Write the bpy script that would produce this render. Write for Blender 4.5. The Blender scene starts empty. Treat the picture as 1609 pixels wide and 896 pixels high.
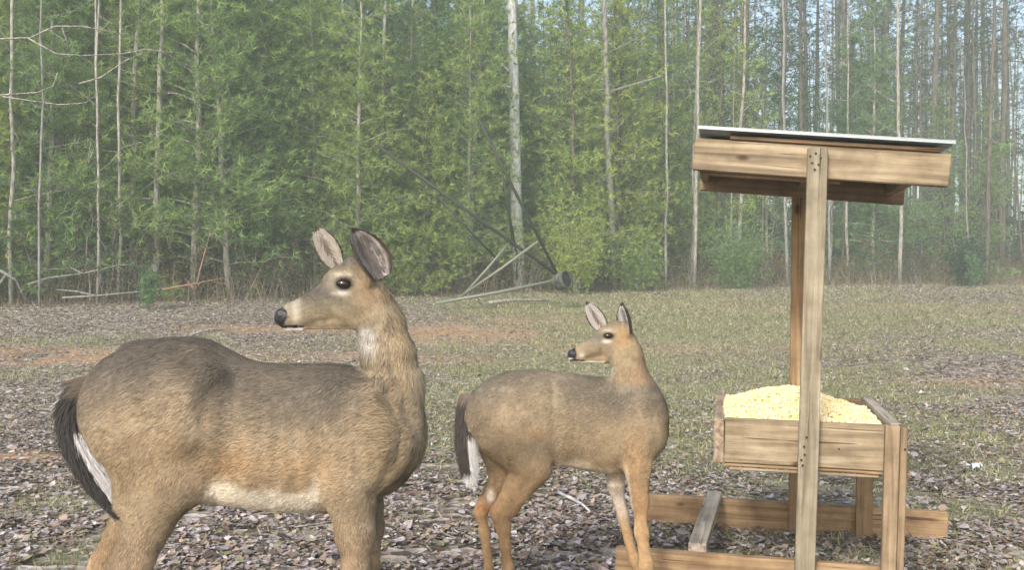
import bpy, math, random
import numpy as np
from mathutils import Vector, Matrix
random.seed(11); RNG = np.random.default_rng(11)
sc = bpy.context.scene
COL = sc.collection

# ------------------------------------------------------------------ camera, world, sun, exposure
F, PCX, PYH, CAMH = 1500.0, 804.5, 432.0, 1.24          # photo pixels: focal length, centre column, horizon row
cam_d = bpy.data.cameras.new('camera'); cam = bpy.data.objects.new('camera', cam_d); COL.objects.link(cam)
cam_d.sensor_width = 36; cam_d.lens = 36 * F / 1609; cam_d.clip_start = 0.05; cam_d.clip_end = 2000
cam.location = (0, 0, CAMH)
cam.rotation_euler = (math.radians(90) - math.atan((448 - PYH) / F), 0, 0)
sc.camera = cam

SUN_EL, SUN_AZ = math.radians(34), math.radians(205)     # azimuth clockwise from +Y: behind the camera, a little left
world = bpy.data.worlds.new('World'); sc.world = world; world.use_nodes = True
wn = world.node_tree.nodes; wl = world.node_tree.links
bg = wn['Background']; sky = wn.new('ShaderNodeTexSky'); sky.sky_type = 'NISHITA'; sky.sun_disc = False
sky.sun_elevation = SUN_EL; sky.sun_rotation = SUN_AZ
sky.air_density = 1.0; sky.dust_density = 3.0; sky.ozone_density = 1.0
ov = wn.new('ShaderNodeMix'); ov.data_type = 'RGBA'; ov.blend_type = 'MULTIPLY'; ov.inputs[0].default_value = 1; ov.inputs[7].default_value = (1.09, 1.0, .95, 1)   # thin grey overcast
wl.new(sky.outputs[0], ov.inputs[6]); wl.new(ov.outputs[2], bg.inputs[0]); bg.inputs[1].default_value = 0.125
sun_d = bpy.data.lights.new('sun', 'SUN'); sun = bpy.data.objects.new('sun', sun_d); COL.objects.link(sun)
sun_d.energy = 1.5; sun_d.angle = math.radians(10); sun_d.color = (1.0, 0.975, 0.90)
sdir = Vector((math.sin(SUN_AZ) * math.cos(SUN_EL), math.cos(SUN_AZ) * math.cos(SUN_EL), math.sin(SUN_EL)))
sun.rotation_euler = sdir.to_track_quat('Z', 'Y').to_euler()
sc.view_settings.view_transform = 'Standard'; sc.view_settings.look = 'None'
sc.view_settings.exposure = 1.22; sc.view_settings.gamma = 1.0
sc.render.engine = 'CYCLES'
sc.cycles.use_denoising = True
sc.cycles.max_bounces = 5; sc.cycles.diffuse_bounces = 3; sc.cycles.glossy_bounces = 2
sc.cycles.transmission_bounces = 2; sc.cycles.volume_bounces = 1; sc.cycles.transparent_max_bounces = 8

# ------------------------------------------------------------------ helpers
def P(px, py, Y):
    """world point seen at photo pixel (px,py) lying at depth Y"""
    return ((px - PCX) / F * Y, Y, CAMH - (py - PYH) / F * Y)

def tag(o, label=None, cat=None, group=None, kind=None):
    if label: o['label'] = label
    if cat: o['category'] = cat
    if group: o['group'] = group
    if kind: o['kind'] = kind
    return o

def empty(name, loc, label, cat, group=None, rz=0):
    o = bpy.data.objects.new(name, None); COL.objects.link(o); o.location = loc; o.rotation_euler = (0, 0, rz)
    o.empty_display_size = 0.1
    return tag(o, label, cat, group)

def link(name, me, mat=None, parent=None):
    if mat is not None and not me.materials: me.materials.append(mat)
    o = bpy.data.objects.new(name, me); COL.objects.link(o)
    if parent is not None: o.parent = parent
    return o

def mesh_np(name, V, Fc, smooth=False, col=None, mat=None):
    """V (n,3); Fc (m,3) or (m,4)"""
    V = np.asarray(V, np.float32); Fc = np.asarray(Fc, np.int32)
    me = bpy.data.meshes.new(name); k = Fc.shape[1]
    me.vertices.add(len(V)); me.vertices.foreach_set('co', V.ravel())
    me.loops.add(Fc.size); me.loops.foreach_set('vertex_index', Fc.ravel())
    me.polygons.add(len(Fc)); me.polygons.foreach_set('loop_start', np.arange(len(Fc), dtype=np.int32) * k)
    me.polygons.foreach_set('use_smooth', np.full(len(Fc), smooth))
    if col is not None:
        a = me.color_attributes.new('tint', 'FLOAT_COLOR', 'POINT')
        c = np.ones((len(V), 4), np.float32); c[:, :3] = col; a.data.foreach_set('color', c.ravel())
    me.update(calc_edges=True); me.validate()
    if mat: me.materials.append(mat)
    return me

class MB:
    """collects shapes for one mesh"""
    def __init__(s): s.v = []; s.f = []; s.c = []
    def add(s, vs, fs, c=(1, 1, 1)):
        b = len(s.v); s.v += [tuple(p) for p in vs]; s.f += [tuple(i + b for i in q) for q in fs]; s.c += [c] * len(vs)
    def box(s, lo, hi, M=None, bev=0.0):
        x0, y0, z0 = lo; x1, y1, z1 = hi
        if bev <= 0:
            vs = [(x0,y0,z0),(x1,y0,z0),(x1,y1,z0),(x0,y1,z0),(x0,y0,z1),(x1,y0,z1),(x1,y1,z1),(x0,y1,z1)]
            fs = [(0,3,2,1),(4,5,6,7),(0,1,5,4),(1,2,6,5),(2,3,7,6),(3,0,4,7)]
        else:
            b = bev; vs = []; L = (lo, hi); fs = []
            idx = {}
            for i in (0, 1):
                for j in (0, 1):
                    for k in (0, 1):
                        c = [L[i][0], L[j][1], L[k][2]]; sg = [1 if q == 0 else -1 for q in (i, j, k)]
                        for a in range(3):
                            p = c[:]
                            for q in range(3):
                                if q != a: p[q] += sg[q] * b
                            idx[(i, j, k, a)] = len(vs); vs.append(tuple(p))
            I = lambda i, j, k, a: idx[(i, j, k, a)]
            for i in (0, 1): fs.append((I(i,0,0,0),I(i,1,0,0),I(i,1,1,0),I(i,0,1,0)))
            for j in (0, 1): fs.append((I(0,j,0,1),I(1,j,0,1),I(1,j,1,1),I(0,j,1,1)))
            for k in (0, 1): fs.append((I(0,0,k,2),I(1,0,k,2),I(1,1,k,2),I(0,1,k,2)))
            for j in (0,1):
                for k in (0,1): fs.append((I(0,j,k,1),I(1,j,k,1),I(1,j,k,2),I(0,j,k,2)))
            for i in (0,1):
                for k in (0,1): fs.append((I(i,0,k,0),I(i,1,k,0),I(i,1,k,2),I(i,0,k,2)))
            for i in (0,1):
                for j in (0,1): fs.append((I(i,j,0,0),I(i,j,1,0),I(i,j,1,1),I(i,j,0,1)))
            for i in (0,1):
                for j in (0,1):
                    for k in (0,1): fs.append((I(i,j,k,0),I(i,j,k,1),I(i,j,k,2)))
        if M is not None: vs = [tuple(M @ Vector(p)) for p in vs]
        s.add(vs, fs)
    def tube(s, pts, rad, n=6, cap=True, c=(1, 1, 1)):
        pts = [Vector(p) for p in pts]; k = len(pts); vs = []; fs = []
        up = Vector((0.31, 0.17, 0.93))
        for i, p in enumerate(pts):
            d = (pts[min(i + 1, k - 1)] - pts[max(i - 1, 0)]).normalized()
            if abs(d.dot(up)) > .98: up = Vector((1, 0.1, 0))
            a = d.cross(up).normalized(); b = d.cross(a)
            r = rad[i] if hasattr(rad, '__len__') else rad
            for j in range(n):
                t = 2 * math.pi * j / n; vs.append(p + a * (r * math.cos(t)) + b * (r * math.sin(t)))
        for i in range(k - 1):
            for j in range(n):
                j2 = (j + 1) % n; fs.append((i*n+j, i*n+j2, (i+1)*n+j2, (i+1)*n+j))
        if cap: fs.append(tuple(range(n))[::-1]); fs.append(tuple((k-1)*n + j for j in range(n)))
        s.add(vs, fs, c)
    def mesh(s, name, mat=None, smooth=False, tint=False):
        me = bpy.data.meshes.new(name); me.from_pydata(s.v, [], s.f)
        if smooth: me.polygons.foreach_set('use_smooth', [True] * len(me.polygons))
        if tint:
            a = me.color_attributes.new('tint', 'FLOAT_COLOR', 'POINT')
            a.data.foreach_set('color', np.c_[np.array(s.c, np.float32), np.ones(len(s.v), np.float32)].ravel())
        me.update()
        import bmesh
        bm = bmesh.new(); bm.from_mesh(me); bmesh.ops.recalc_face_normals(bm, faces=bm.faces); bm.to_mesh(me); bm.free()
        if mat: me.materials.append(mat)
        return me

# numpy value noise -----------------------------------------------------------
_T = np.random.default_rng(5).random((64, 64, 64)).astype(np.float32)
def vnoise(p):
    p = np.asarray(p, np.float32); i = np.floor(p).astype(int); f = p - i; f = f * f * (3 - 2 * f); i &= 63; j = (i + 1) & 63
    x0, y0, z0 = i[:, 0], i[:, 1], i[:, 2]; x1, y1, z1 = j[:, 0], j[:, 1], j[:, 2]; u, v, w = f[:, 0], f[:, 1], f[:, 2]
    L = lambda a, b, t: a + (b - a) * t
    return L(L(L(_T[x0,y0,z0],_T[x1,y0,z0],u), L(_T[x0,y1,z0],_T[x1,y1,z0],u), v),
             L(L(_T[x0,y0,z1],_T[x1,y0,z1],u), L(_T[x0,y1,z1],_T[x1,y1,z1],u), v), w)
def fnoise(p, o=3):
    p = np.asarray(p, np.float32); s = 0; a = 1; n = 0
    for _ in range(o): s = s + a * vnoise(p); n += a; p = p * 2.03 + 7.1; a *= .5
    return s / n
def sstep(a, b, x): t = np.clip((x - a) / (b - a), 0, 1); return t * t * (3 - 2 * t)

# materials -------------------------------------------------------------------
def new_mat(name, rough=0.8, spec=0.3):
    m = bpy.data.materials.new(name); m.use_nodes = True; b = m.node_tree.nodes['Principled BSDF']
    b.inputs['Roughness'].default_value = rough; b.inputs['Specular IOR Level'].default_value = spec
    return m, m.node_tree.nodes, m.node_tree.links, b
def N(nodes, typ, **kw):
    n = nodes.new(typ)
    for k, v in kw.items(): setattr(n, k, v)
    return n
def ramp(nodes, stops):
    r = nodes.new('ShaderNodeValToRGB'); e = r.color_ramp.elements
    while len(e) < len(stops): e.new(0.5)
    for q, (p, c) in zip(e, stops): q.position = p; q.color = (*c, 1)
    return r

def bark_mat(name, c1, c2, scale=(30, 30, 4), bump=.4):
    m, n, l, b = new_mat(name, .9, .1)
    t = N(n, 'ShaderNodeTexCoord'); mp = N(n, 'ShaderNodeMapping'); mp.inputs['Scale'].default_value = scale
    l.new(t.outputs['Object'], mp.inputs[0])
    nz = N(n, 'ShaderNodeTexNoise'); nz.inputs['Scale'].default_value = 1; nz.inputs['Detail'].default_value = 4
    l.new(mp.outputs[0], nz.inputs['Vector'])
    r = ramp(n, [(.32, c1), (.66, c2)]); l.new(nz.outputs[0], r.inputs[0]); l.new(r.outputs[0], b.inputs['Base Color'])
    bp = N(n, 'ShaderNodeBump'); bp.inputs['Strength'].default_value = bump; bp.inputs['Distance'].default_value = .02
    l.new(nz.outputs[0], bp.inputs['Height']); l.new(bp.outputs[0], b.inputs['Normal'])
    return m

def wood_mat(name, c1, c2, c3, axis=0, rot=(0, 0, 0)):
    """sawn softwood: stretched grain, knots, weather stains, along local axis"""
    m, n, l, b = new_mat(name, .75, .25)
    t = N(n, 'ShaderNodeTexCoord'); oi = N(n, 'ShaderNodeObjectInfo')
    ad = N(n, 'ShaderNodeVectorMath', operation='ADD'); l.new(t.outputs['Object'], ad.inputs[0])
    ml = N(n, 'ShaderNodeVectorMath', operation='SCALE'); ml.inputs['Scale'].default_value = 7.0
    cx = N(n, 'ShaderNodeCombineXYZ'); l.new(oi.outputs['Random'], cx.inputs[0]); l.new(oi.outputs['Random'], cx.inputs[1]); l.new(oi.outputs['Random'], cx.inputs[2])
    l.new(cx.outputs[0], ml.inputs[0]); l.new(ml.outputs[0], ad.inputs[1])
    mp = N(n, 'ShaderNodeMapping'); s = [42, 42, 42]; s[axis] = 1.8; mp.inputs['Scale'].default_value = s
    l.new(ad.outputs[0], mp.inputs[0])
    nz = N(n, 'ShaderNodeTexNoise'); nz.inputs['Scale'].default_value = 1.0; nz.inputs['Detail'].default_value = 5; nz.inputs['Distortion'].default_value = .6
    l.new(mp.outputs[0], nz.inputs['Vector'])
    r = ramp(n, [(.3, c1), (.5, c2), (.72, c3)]); l.new(nz.outputs[0], r.inputs[0])
    # stains
    n2 = N(n, 'ShaderNodeTexNoise'); n2.inputs['Scale'].default_value = 6.5; n2.inputs['Detail'].default_value = 6; n2.inputs['Roughness'].default_value = .65; l.new(ad.outputs[0], n2.inputs['Vector'])
    r2 = ramp(n, [(.36, (.62, .59, .57)), (.60, (1, 1, 1))]); l.new(n2.outputs[0], r2.inputs[0])
    mx = N(n, 'ShaderNodeMix', data_type='RGBA', blend_type='MULTIPLY'); mx.inputs[0].default_value = .9
    l.new(r.outputs[0], mx.inputs[6]); l.new(r2.outputs[0], mx.inputs[7])
    # knots
    mk = N(n, 'ShaderNodeMapping'); s = [9, 9, 9]; s[axis] = 4.0; mk.inputs['Scale'].default_value = s; l.new(ad.outputs[0], mk.inputs[0])
    vo = N(n, 'ShaderNodeTexVoronoi'); vo.inputs['Scale'].default_value = 1; l.new(mk.outputs[0], vo.inputs['Vector'])
    rk = ramp(n, [(.07, (.28, .2, .14)), (.14, (1, 1, 1))]); l.new(vo.outputs['Distance'], rk.inputs[0])
    mx2 = N(n, 'ShaderNodeMix', data_type='RGBA', blend_type='MULTIPLY'); mx2.inputs[0].default_value = .9
    l.new(mx.outputs[2], mx2.inputs[6]); l.new(rk.outputs[0], mx2.inputs[7]); l.new(mx2.outputs[2], b.inputs['Base Color'])
    ck = N(n, 'ShaderNodeTexNoise'); ck.inputs['Scale'].default_value = 1.0; ck.inputs['Detail'].default_value = 2; mc = N(n, 'ShaderNodeMapping'); s = [75, 75, 75]; s[axis] = 2.6; mc.inputs['Scale'].default_value = s; l.new(ad.outputs[0], mc.inputs[0]); l.new(mc.outputs[0], ck.inputs['Vector'])
    rk2 = ramp(n, [(.30, (.22, .18, .15)), (.345, (1, 1, 1))]); l.new(ck.outputs[0], rk2.inputs[0]); mx3 = N(n, 'ShaderNodeMix', data_type='RGBA', blend_type='MULTIPLY'); mx3.inputs[0].default_value = .85
    l.new(mx2.outputs[2], mx3.inputs[6]); l.new(rk2.outputs[0], mx3.inputs[7]); l.new(mx3.outputs[2], b.inputs['Base Color'])
    bp = N(n, 'ShaderNodeBump'); bp.inputs['Strength'].default_value = .5; bp.inputs['Distance'].default_value = .004
    l.new(nz.outputs[0], bp.inputs['Height']); l.new(bp.outputs[0], b.inputs['Normal'])
    return m

def tint_mat(name, rough=.8, spec=.2, trans=0.0, noise=None, mul=(1, 1, 1)):
    """colour comes from the mesh's own 'tint' attribute"""
    m, n, l, b = new_mat(name, rough, spec)
    a = N(n, 'ShaderNodeAttribute', attribute_name='tint'); src = a.outputs['Color']
    if noise:
        sc_, lo, hi = noise
        t = N(n, 'ShaderNodeTexCoord'); nz = N(n, 'ShaderNodeTexNoise'); nz.inputs['Scale'].default_value = sc_; nz.inputs['Detail'].default_value = 4
        l.new(t.outputs['Object'], nz.inputs['Vector'])
        r = ramp(n, [(.3, (lo,) * 3), (.7, (hi,) * 3)]); l.new(nz.outputs[0], r.inputs[0])
        mx = N(n, 'ShaderNodeMix', data_type='RGBA', blend_type='MULTIPLY'); mx.inputs[0].default_value = 1
        l.new(src, mx.inputs[6]); l.new(r.outputs[0], mx.inputs[7]); src = mx.outputs[2]
    l.new(src, b.inputs['Base Color'])
    if trans > 0:
        tr = N(n, 'ShaderNodeBsdfTranslucent'); l.new(src, tr.inputs[0]); ms = N(n, 'ShaderNodeMixShader'); ms.inputs[0].default_value = trans
        l.new(b.outputs[0], ms.inputs[1]); l.new(tr.outputs[0], ms.inputs[2]); l.new(ms.outputs[0], n['Material Output'].inputs[0])
    return m

# ------------------------------------------------------------------ terrain
def terrain(x, y):
    x = np.asarray(x, np.float64); y = np.asarray(y, np.float64)
    r = np.clip(y - 9, 0, None)
    h = np.minimum(.75 * (1 - np.exp(-(r / 13) ** 2)) + .006 * r, 2.2)
    left = sstep(-2, -8, x - 0.12 * (y - 14)) * sstep(14, 22, y) * 0.12
    p = np.stack([x * .35, y * .35, x * 0], -1).reshape(-1, 3)
    b = (fnoise(p).reshape(x.shape) - .5) * .10 * sstep(6, 12, y)
    p2 = np.stack([x * 2.1, y * 2.1, x * 0 + 3], -1).reshape(-1, 3)
    b = b + (fnoise(p2, 2).reshape(x.shape) - .5) * .02
    return h + left + b
def th(x, y): return float(terrain(np.array([x]), np.array([y]))[0])

def gpix(x, y):
    """where a ground point shows in the photograph (only to place ground patches measured there)"""
    z = terrain(x, y); y_ = np.maximum(y, .5)
    return PCX + x / y_ * F, PYH + (CAMH - z) / y_ * F

def ground_zones(x, y):
    p = np.stack([x, y, x * 0], -1)
    n1 = fnoise(p * np.array([.55, .8, 1])); n2 = fnoise(p * np.array([1.6, 2.6, 1]) + 9.)
    n3 = fnoise(p * 4.0 + 3., 2)
    forest = sstep(0, 1.5, y - edge_y(x))
    # red clay scrapes: long, thin, across the clearing
    def patch(cx, cy, rx, ry, w=1): return w * np.exp(-(((x - cx) / rx) ** 2 + ((y - cy) / ry) ** 2) ** 1.5)
    clay = patch(-7.6, 13.2, 4.2, 1.1, 1.1) + patch(-4.0, 16.6, 2.0, .6, .8) + patch(-.9, 16.3, 1.6, 1.5, .95) + patch(-1.5, 13.2, 1.3, .7, .8) + patch(.6, 18.5, 1.6, .7, .6) + patch(-3.3, 6.5, .55, .25, 1.0) + patch(5.8, 11.0, 1.6, .5, .6) \
        + patch(2.2, 14.5, 2.5, .8, .45) + patch(8, 21, 5, 1.4, .35) + patch(-2.6, 10.2, 1.2, .5, .4)
    clay = np.clip(clay, 0, 1) * sstep(.28, .60, n2 * .45 + n3 * .55 + .05) * .95
    # grass
    grass = sstep(.46, .66, n1 * .6 + n2 * .4 + .05 * np.sin(x * .7)) * .8
    grass += patch(3.8, 19, 6.0, 7, .95) + patch(1.6, 7.6, 2.6, 3.0, .85) + patch(0, 12, 5, 5, .15) + patch(-.5, 9, 2.5, 2.5, .45) + patch(4.2, 9.0, 1.6, 1.6, .4)
    grass -= patch(-8, 18.5, 5.5, 3.0, .9) + patch(9, 13, 5, 4, .45) + patch(5.2, 7.5, 3.0, 2.6, .7) + patch(-4.2, 8.5, 3.2, 2.6, .7) + patch(-.3, 5.0, 1.5, 1.2, .35)
    grass = np.clip(grass, 0, 1) * (1 - clay) * (1 - forest * .85)
    return clay, grass, forest
def edge_y(x):
    """distance at which the wood starts: near on the left, far on the right"""
    return np.interp(x, [-40, -12, -7, -3, 1, 5, 12, 40], [19, 19.5, 20.4, 23.2, 25.5, 29, 33, 36])

# ground sheet, finely meshed near the camera
xs = np.r_[-300, -150, -80, np.arange(-45, -14, 1.5), np.arange(-14, 14, .11), np.arange(14, 46, 1.5), 80, 150, 300].astype(float)
ys = [-60., -20, -6, -1, 1.0]; y = 1.5
while y < 45: ys.append(y); y += max(.06, .011 * y)
ys += [47, 50, 55, 62, 72, 90, 130, 200, 400]; ys = np.array(ys)
GX, GY = np.meshgrid(xs, ys); gx, gy = GX.ravel(), GY.ravel(); gz = terrain(gx, gy)
clay, grass, forest = ground_zones(gx, gy)
nx, ny = len(xs), len(ys); I = np.arange(nx * ny).reshape(ny, nx)
FQ = np.stack([I[:-1, :-1], I[:-1, 1:], I[1:, 1:], I[1:, :-1]], -1).reshape(-1, 4)
me = mesh_np('ground', np.c_[gx, gy, gz], FQ, True, np.c_[clay, grass, forest])
m, n, l, b = new_mat('ground_soil', .95, .05)
a = N(n, 'ShaderNodeAttribute', attribute_name='tint'); sp = N(n, 'ShaderNodeSeparateColor'); l.new(a.outputs['Color'], sp.inputs[0])
t = N(n, 'ShaderNodeTexCoord')
n1 = N(n, 'ShaderNodeTexNoise'); n1.inputs['Scale'].default_value = 16; n1.inputs['Detail'].default_value = 6; l.new(t.outputs['Object'], n1.inputs['Vector'])
vo = N(n, 'ShaderNodeTexVoronoi'); vo.inputs['Scale'].default_value = 17; l.new(t.outputs['Object'], vo.inputs['Vector'])
vo2 = N(n, 'ShaderNodeTexVoronoi'); vo2.inputs['Scale'].default_value = 9; l.new(t.outputs['Object'], vo2.inputs['Vector'])
sv = N(n, 'ShaderNodeSeparateColor'); l.new(vo.outputs['Color'], sv.inputs[0])
rl = ramp(n, [(0, (.06, .05, .04)), (.35, (.15, .12, .09)), (.6, (.27, .23, .19)), (.85, (.40, .36, .32)), (1, (.5, .46, .42))]); l.new(sv.outputs[0], rl.inputs[0])
rg = ramp(n, [(.3, (.12, .12, .065)), (.5, (.23, .23, .13)), (.7, (.40, .37, .26))]); l.new(n1.outputs[0], rg.inputs[0])
rc = ramp(n, [(.3, (.24, .13, .075)), (.5, (.40, .25, .14)), (.72, (.50, .42, .30))]); l.new(n1.outputs[0], rc.inputs[0])
m1 = N(n, 'ShaderNodeMix', data_type='RGBA'); l.new(sp.outputs[1], m1.inputs[0]); l.new(rl.outputs[0], m1.inputs[6]); l.new(rg.outputs[0], m1.inputs[7])
m2 = N(n, 'ShaderNodeMix', data_type='RGBA'); l.new(sp.outputs[0], m2.inputs[0]); l.new(m1.outputs[2], m2.inputs[6]); l.new(rc.outputs[0], m2.inputs[7])
l.new(m2.outputs[2], b.inputs['Base Color'])
bp = N(n, 'ShaderNodeBump'); bp.inputs['Strength'].default_value = .8; bp.inputs['Distance'].default_value = .03
l.new(vo.outputs['Distance'], bp.inputs['Height']); l.new(bp.outputs[0], b.inputs['Normal'])
tag(link('ground', me, m), kind='structure')

# ------------------------------------------------------------------ leaf litter (uncountable)
def scatter(nn, ymin, ymax, fx=.58):
    y = RNG.uniform(ymin, ymax, nn); x = RNG.uniform(-1, 1, nn) * (fx * y + 1.2); return x, y
def litter():
    Vs, Fs, Cs, base = [], [], [], 0
    pal = np.array([[.42, .38, .37], [.56, .52, .53], [.30, .24, .19], [.18, .13, .105], [.42, .32, .24], [.26, .22, .21], [.08, .06, .05], [.40, .35, .37], [.14, .10, .085], [.28, .27, .15]])
    pr = [.17, .10, .15, .11, .12, .11, .05, .08, .03, .08]
    for nn, y0, y1, lobed in ((230000, 1.9, 9.5, True), (300000, 8.5, 34, False)):
        x, y = scatter(nn, y0, y1)
        clay, grass, forest = ground_zones(x, y)
        clump = fnoise(np.c_[x * 3.1, y * 3.1, x * 0 + 4], 2)
        keep = RNG.random(nn) < np.clip((.97 - .72 * grass - .80 * clay) * sstep(.26, .48, clump + .06), .015, 1)
        x, y = x[keep], y[keep]; nn = len(x)
        s = RNG.uniform(.008, .021, nn) * (1 + np.clip(y - 8, 0, 30) * .035) * np.where(RNG.random(nn) < .14, RNG.uniform(1.3, 2.0, nn), 1)
        ang = RNG.uniform(0, 6.283, nn); el = RNG.uniform(.4, .8, nn)
        dx = np.c_[np.cos(ang), np.sin(ang), RNG.normal(0, .2, nn)]; dy = np.c_[-np.sin(ang), np.cos(ang), RNG.normal(0, .2, nn)]
        c = np.c_[x, y, terrain(x, y) + RNG.uniform(.003, .028, nn)]; curl = RNG.uniform(-.25, .5, nn)[:, None] * s[:, None] * np.array([0, 0, 1.])
        S = s[:, None]; E_ = (s * el)[:, None]; j = lambda lo, hi: RNG.uniform(lo, hi, (nn, 1))
        if lobed:
            pts = [c + dx * S + curl, c + dx * S * j(.2, .6) + dy * E_ * j(.7, 1.2) + curl * j(0, .8), c - dx * S * j(.2, .7) + dy * E_ * j(.5, 1.1), c - dx * S * j(.8, 1.1) + curl * .7, c - dx * S * j(.1, .6) - dy * E_ * j(.6, 1.2), c + dx * S * j(.3, .7) - dy * E_ * j(.5, 1.1) + curl * j(0, .9)]
            tri = [[0, 1, 5], [1, 2, 5], [2, 4, 5], [2, 3, 4]]
        else:
            pts = [c + dx * S + curl, c + dy * E_, c - dx * S + curl * .7, c - dy * E_]; tri = [[0, 1, 3], [1, 2, 3]]
        k = len(pts); V = np.stack(pts, 1).reshape(-1, 3); o = np.arange(nn)[:, None] * k + base; base += len(V)
        cc = pal[RNG.choice(len(pal), nn, p=pr)] * RNG.uniform(.75, 1.15, nn)[:, None]
        Vs.append(V); Fs += [o + t for t in tri]; Cs.append(np.repeat(cc, k, 0))
    me = mesh_np('leaf_litter', np.concatenate(Vs), np.concatenate(Fs), False, np.concatenate(Cs), tint_mat('dead_leaf', .75, .25, .12))
    tag(link('leaf_litter', me), 'grey brown and pale dead leaves scattered over the clearing floor', 'leaf litter', kind='stuff')
litter()

def blades():
    nn = 300000; x, y = scatter(nn, 2.2, 33)
    clay, grass, forest = ground_zones(x, y)
    clump = fnoise(np.c_[x * 4.2, y * 4.2, x * 0 + 14], 2)
    keep = RNG.random(nn) < np.clip(grass * 1.1 * sstep(.3, .55, clump + .08) + .30 * sstep(.42, .65, clump), 0, 1) * (1 - clay)
    x, y = x[keep], y[keep]; nn = len(x)
    h = RNG.uniform(.018, .055, nn) * (1 + np.clip(y - 8, 0, 20) * .02); w = RNG.uniform(.0025, .005, nn) * (1 + np.clip(y - 5, 0, 30) * .10)
    ang = RNG.uniform(0, 6.283, nn); lean = RNG.uniform(.2, 1.3, nn); la = RNG.uniform(0, 6.283, nn)
    c = np.c_[x, y, terrain(x, y) + .004]; sd = np.c_[np.cos(ang), np.sin(ang), ang * 0] * w[:, None]
    tip = c + np.c_[np.cos(la) * lean * h, np.sin(la) * lean * h, h]
    V = np.stack([c - sd, c + sd, tip], 1).reshape(-1, 3); Fc = np.arange(nn * 3).reshape(-1, 3)
    pal = np.array([[.16, .21, .08], [.25, .29, .13], [.38, .36, .21], [.50, .46, .33], [.20, .17, .11]])
    cc = pal[RNG.choice(5, nn, p=[.22, .22, .24, .2, .12])] * RNG.uniform(.8, 1.2, nn)[:, None]
    me = mesh_np('short_grass', V, Fc, False, np.repeat(cc, 3, 0), tint_mat('grass_blade', .7, .2, .3))
    tag(link('short_grass', me), 'short yellow green grass growing through the fallen leaves', 'grass', kind='stuff')
blades()

# ------------------------------------------------------------------ wooden deer feeder
W_POST = wood_mat('post_wood', (.14, .13, .095), (.28, .25, .18), (.40, .37, .29), axis=2)
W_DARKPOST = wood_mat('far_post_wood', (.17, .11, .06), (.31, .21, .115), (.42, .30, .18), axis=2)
W_BOARD = wood_mat('board_wood', (.15, .12, .085), (.32, .26, .17), (.47, .41, .30), axis=0)
W_SHADE = wood_mat('shaded_board_wood', (.16, .11, .075), (.26, .18, .12), (.36, .27, .18), axis=0)  # darker copy of the board wood, shade put into its colour
W_RUN = wood_mat('runner_wood', (.20, .135, .075), (.34, .235, .135), (.43, .33, .20), axis=0)
W_LEG = wood_mat('leg_wood', (.17, .125, .08), (.29, .22, .14), (.41, .33, .22), axis=2)
W_SIDE = wood_mat('tray_side_wood', (.22, .16, .11), (.38, .30, .22), (.58, .52, .44), axis=1)
W_GREY = wood_mat('grey_weathered_wood', (.22, .19, .16), (.38, .34, .29), (.52, .48, .42), axis=1)
m_nail, _, _, nb = new_mat('rusty_nail', .6, .4); nb.inputs['Base Color'].default_value = (.05, .035, .03, 1); nb.inputs['Metallic'].default_value = .5
m_roof, nn_, ll_, nb = new_mat('galvanised_metal', .35, .5); nb.inputs['Base Color'].default_value = (.36, .42, .46, 1); nb.inputs['Metallic'].default_value = .35
yaw = math.radians(13)
feeder = empty('deer_feeder', (1.12, 3.6, 0.0), 'home-made wooden deer feeder with a flat metal roof and a corn tray', 'feeder', rz=-yaw)
def board(name, lo, hi, mat, M=None, bev=.003, parent=feeder, label=None):
    mb = MB(); c = Vector([(a + b_) / 2 for a, b_ in zip(lo, hi)]); h = [(b_ - a) / 2 for a, b_ in zip(lo, hi)]
    mb.box([-q for q in h], h, None, bev)
    o = link(name, mb.mesh(name), mat, parent); o.location = M @ c if M is not None else c
    if M is not None: o.rotation_euler = M.to_euler()
    if label: o['label'] = label
    return o
def leaned(name, x0, x1, y0, y1, z0, z1, dx, mat, **k):
    """post whose top is shifted by dx"""
    an = math.atan2(dx, z1 - z0); M = Matrix.Translation((0, 0, 0)) @ Matrix.Rotation(an, 4, 'Y')
    c = Vector(((x0 + x1) / 2 + dx / 2, (y0 + y1) / 2, (z0 + z1) / 2)); mb = MB(); L = math.hypot(dx, z1 - z0)
    hx = (x1 - x0) / 2; hy = (y1 - y0) / 2
    mb.box((-hx, -hy, -L / 2), (hx, hy, L / 2), None, .003)
    o = link(name, mb.mesh(name), mat, feeder); o.location = c; o.rotation_euler = (0, an, 0)
    return o
nearp = leaned('post', -.055, .017, -.062, -.024, 0.0, 1.712, .045, W_POST)
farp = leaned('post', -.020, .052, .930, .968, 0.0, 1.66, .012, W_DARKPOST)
leg1 = leaned('leg', .252, .303, -.040, -.002, 0.0, .685, .017, W_LEG)
leg1b = leaned('leg', .3055, .330, -.038, .046, 0.0, .680, .017, W_LEG)
leg2 = leaned('leg', .283, .355, .930, .968, 0.0, .60, .006, W_DARKPOST)
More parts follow.
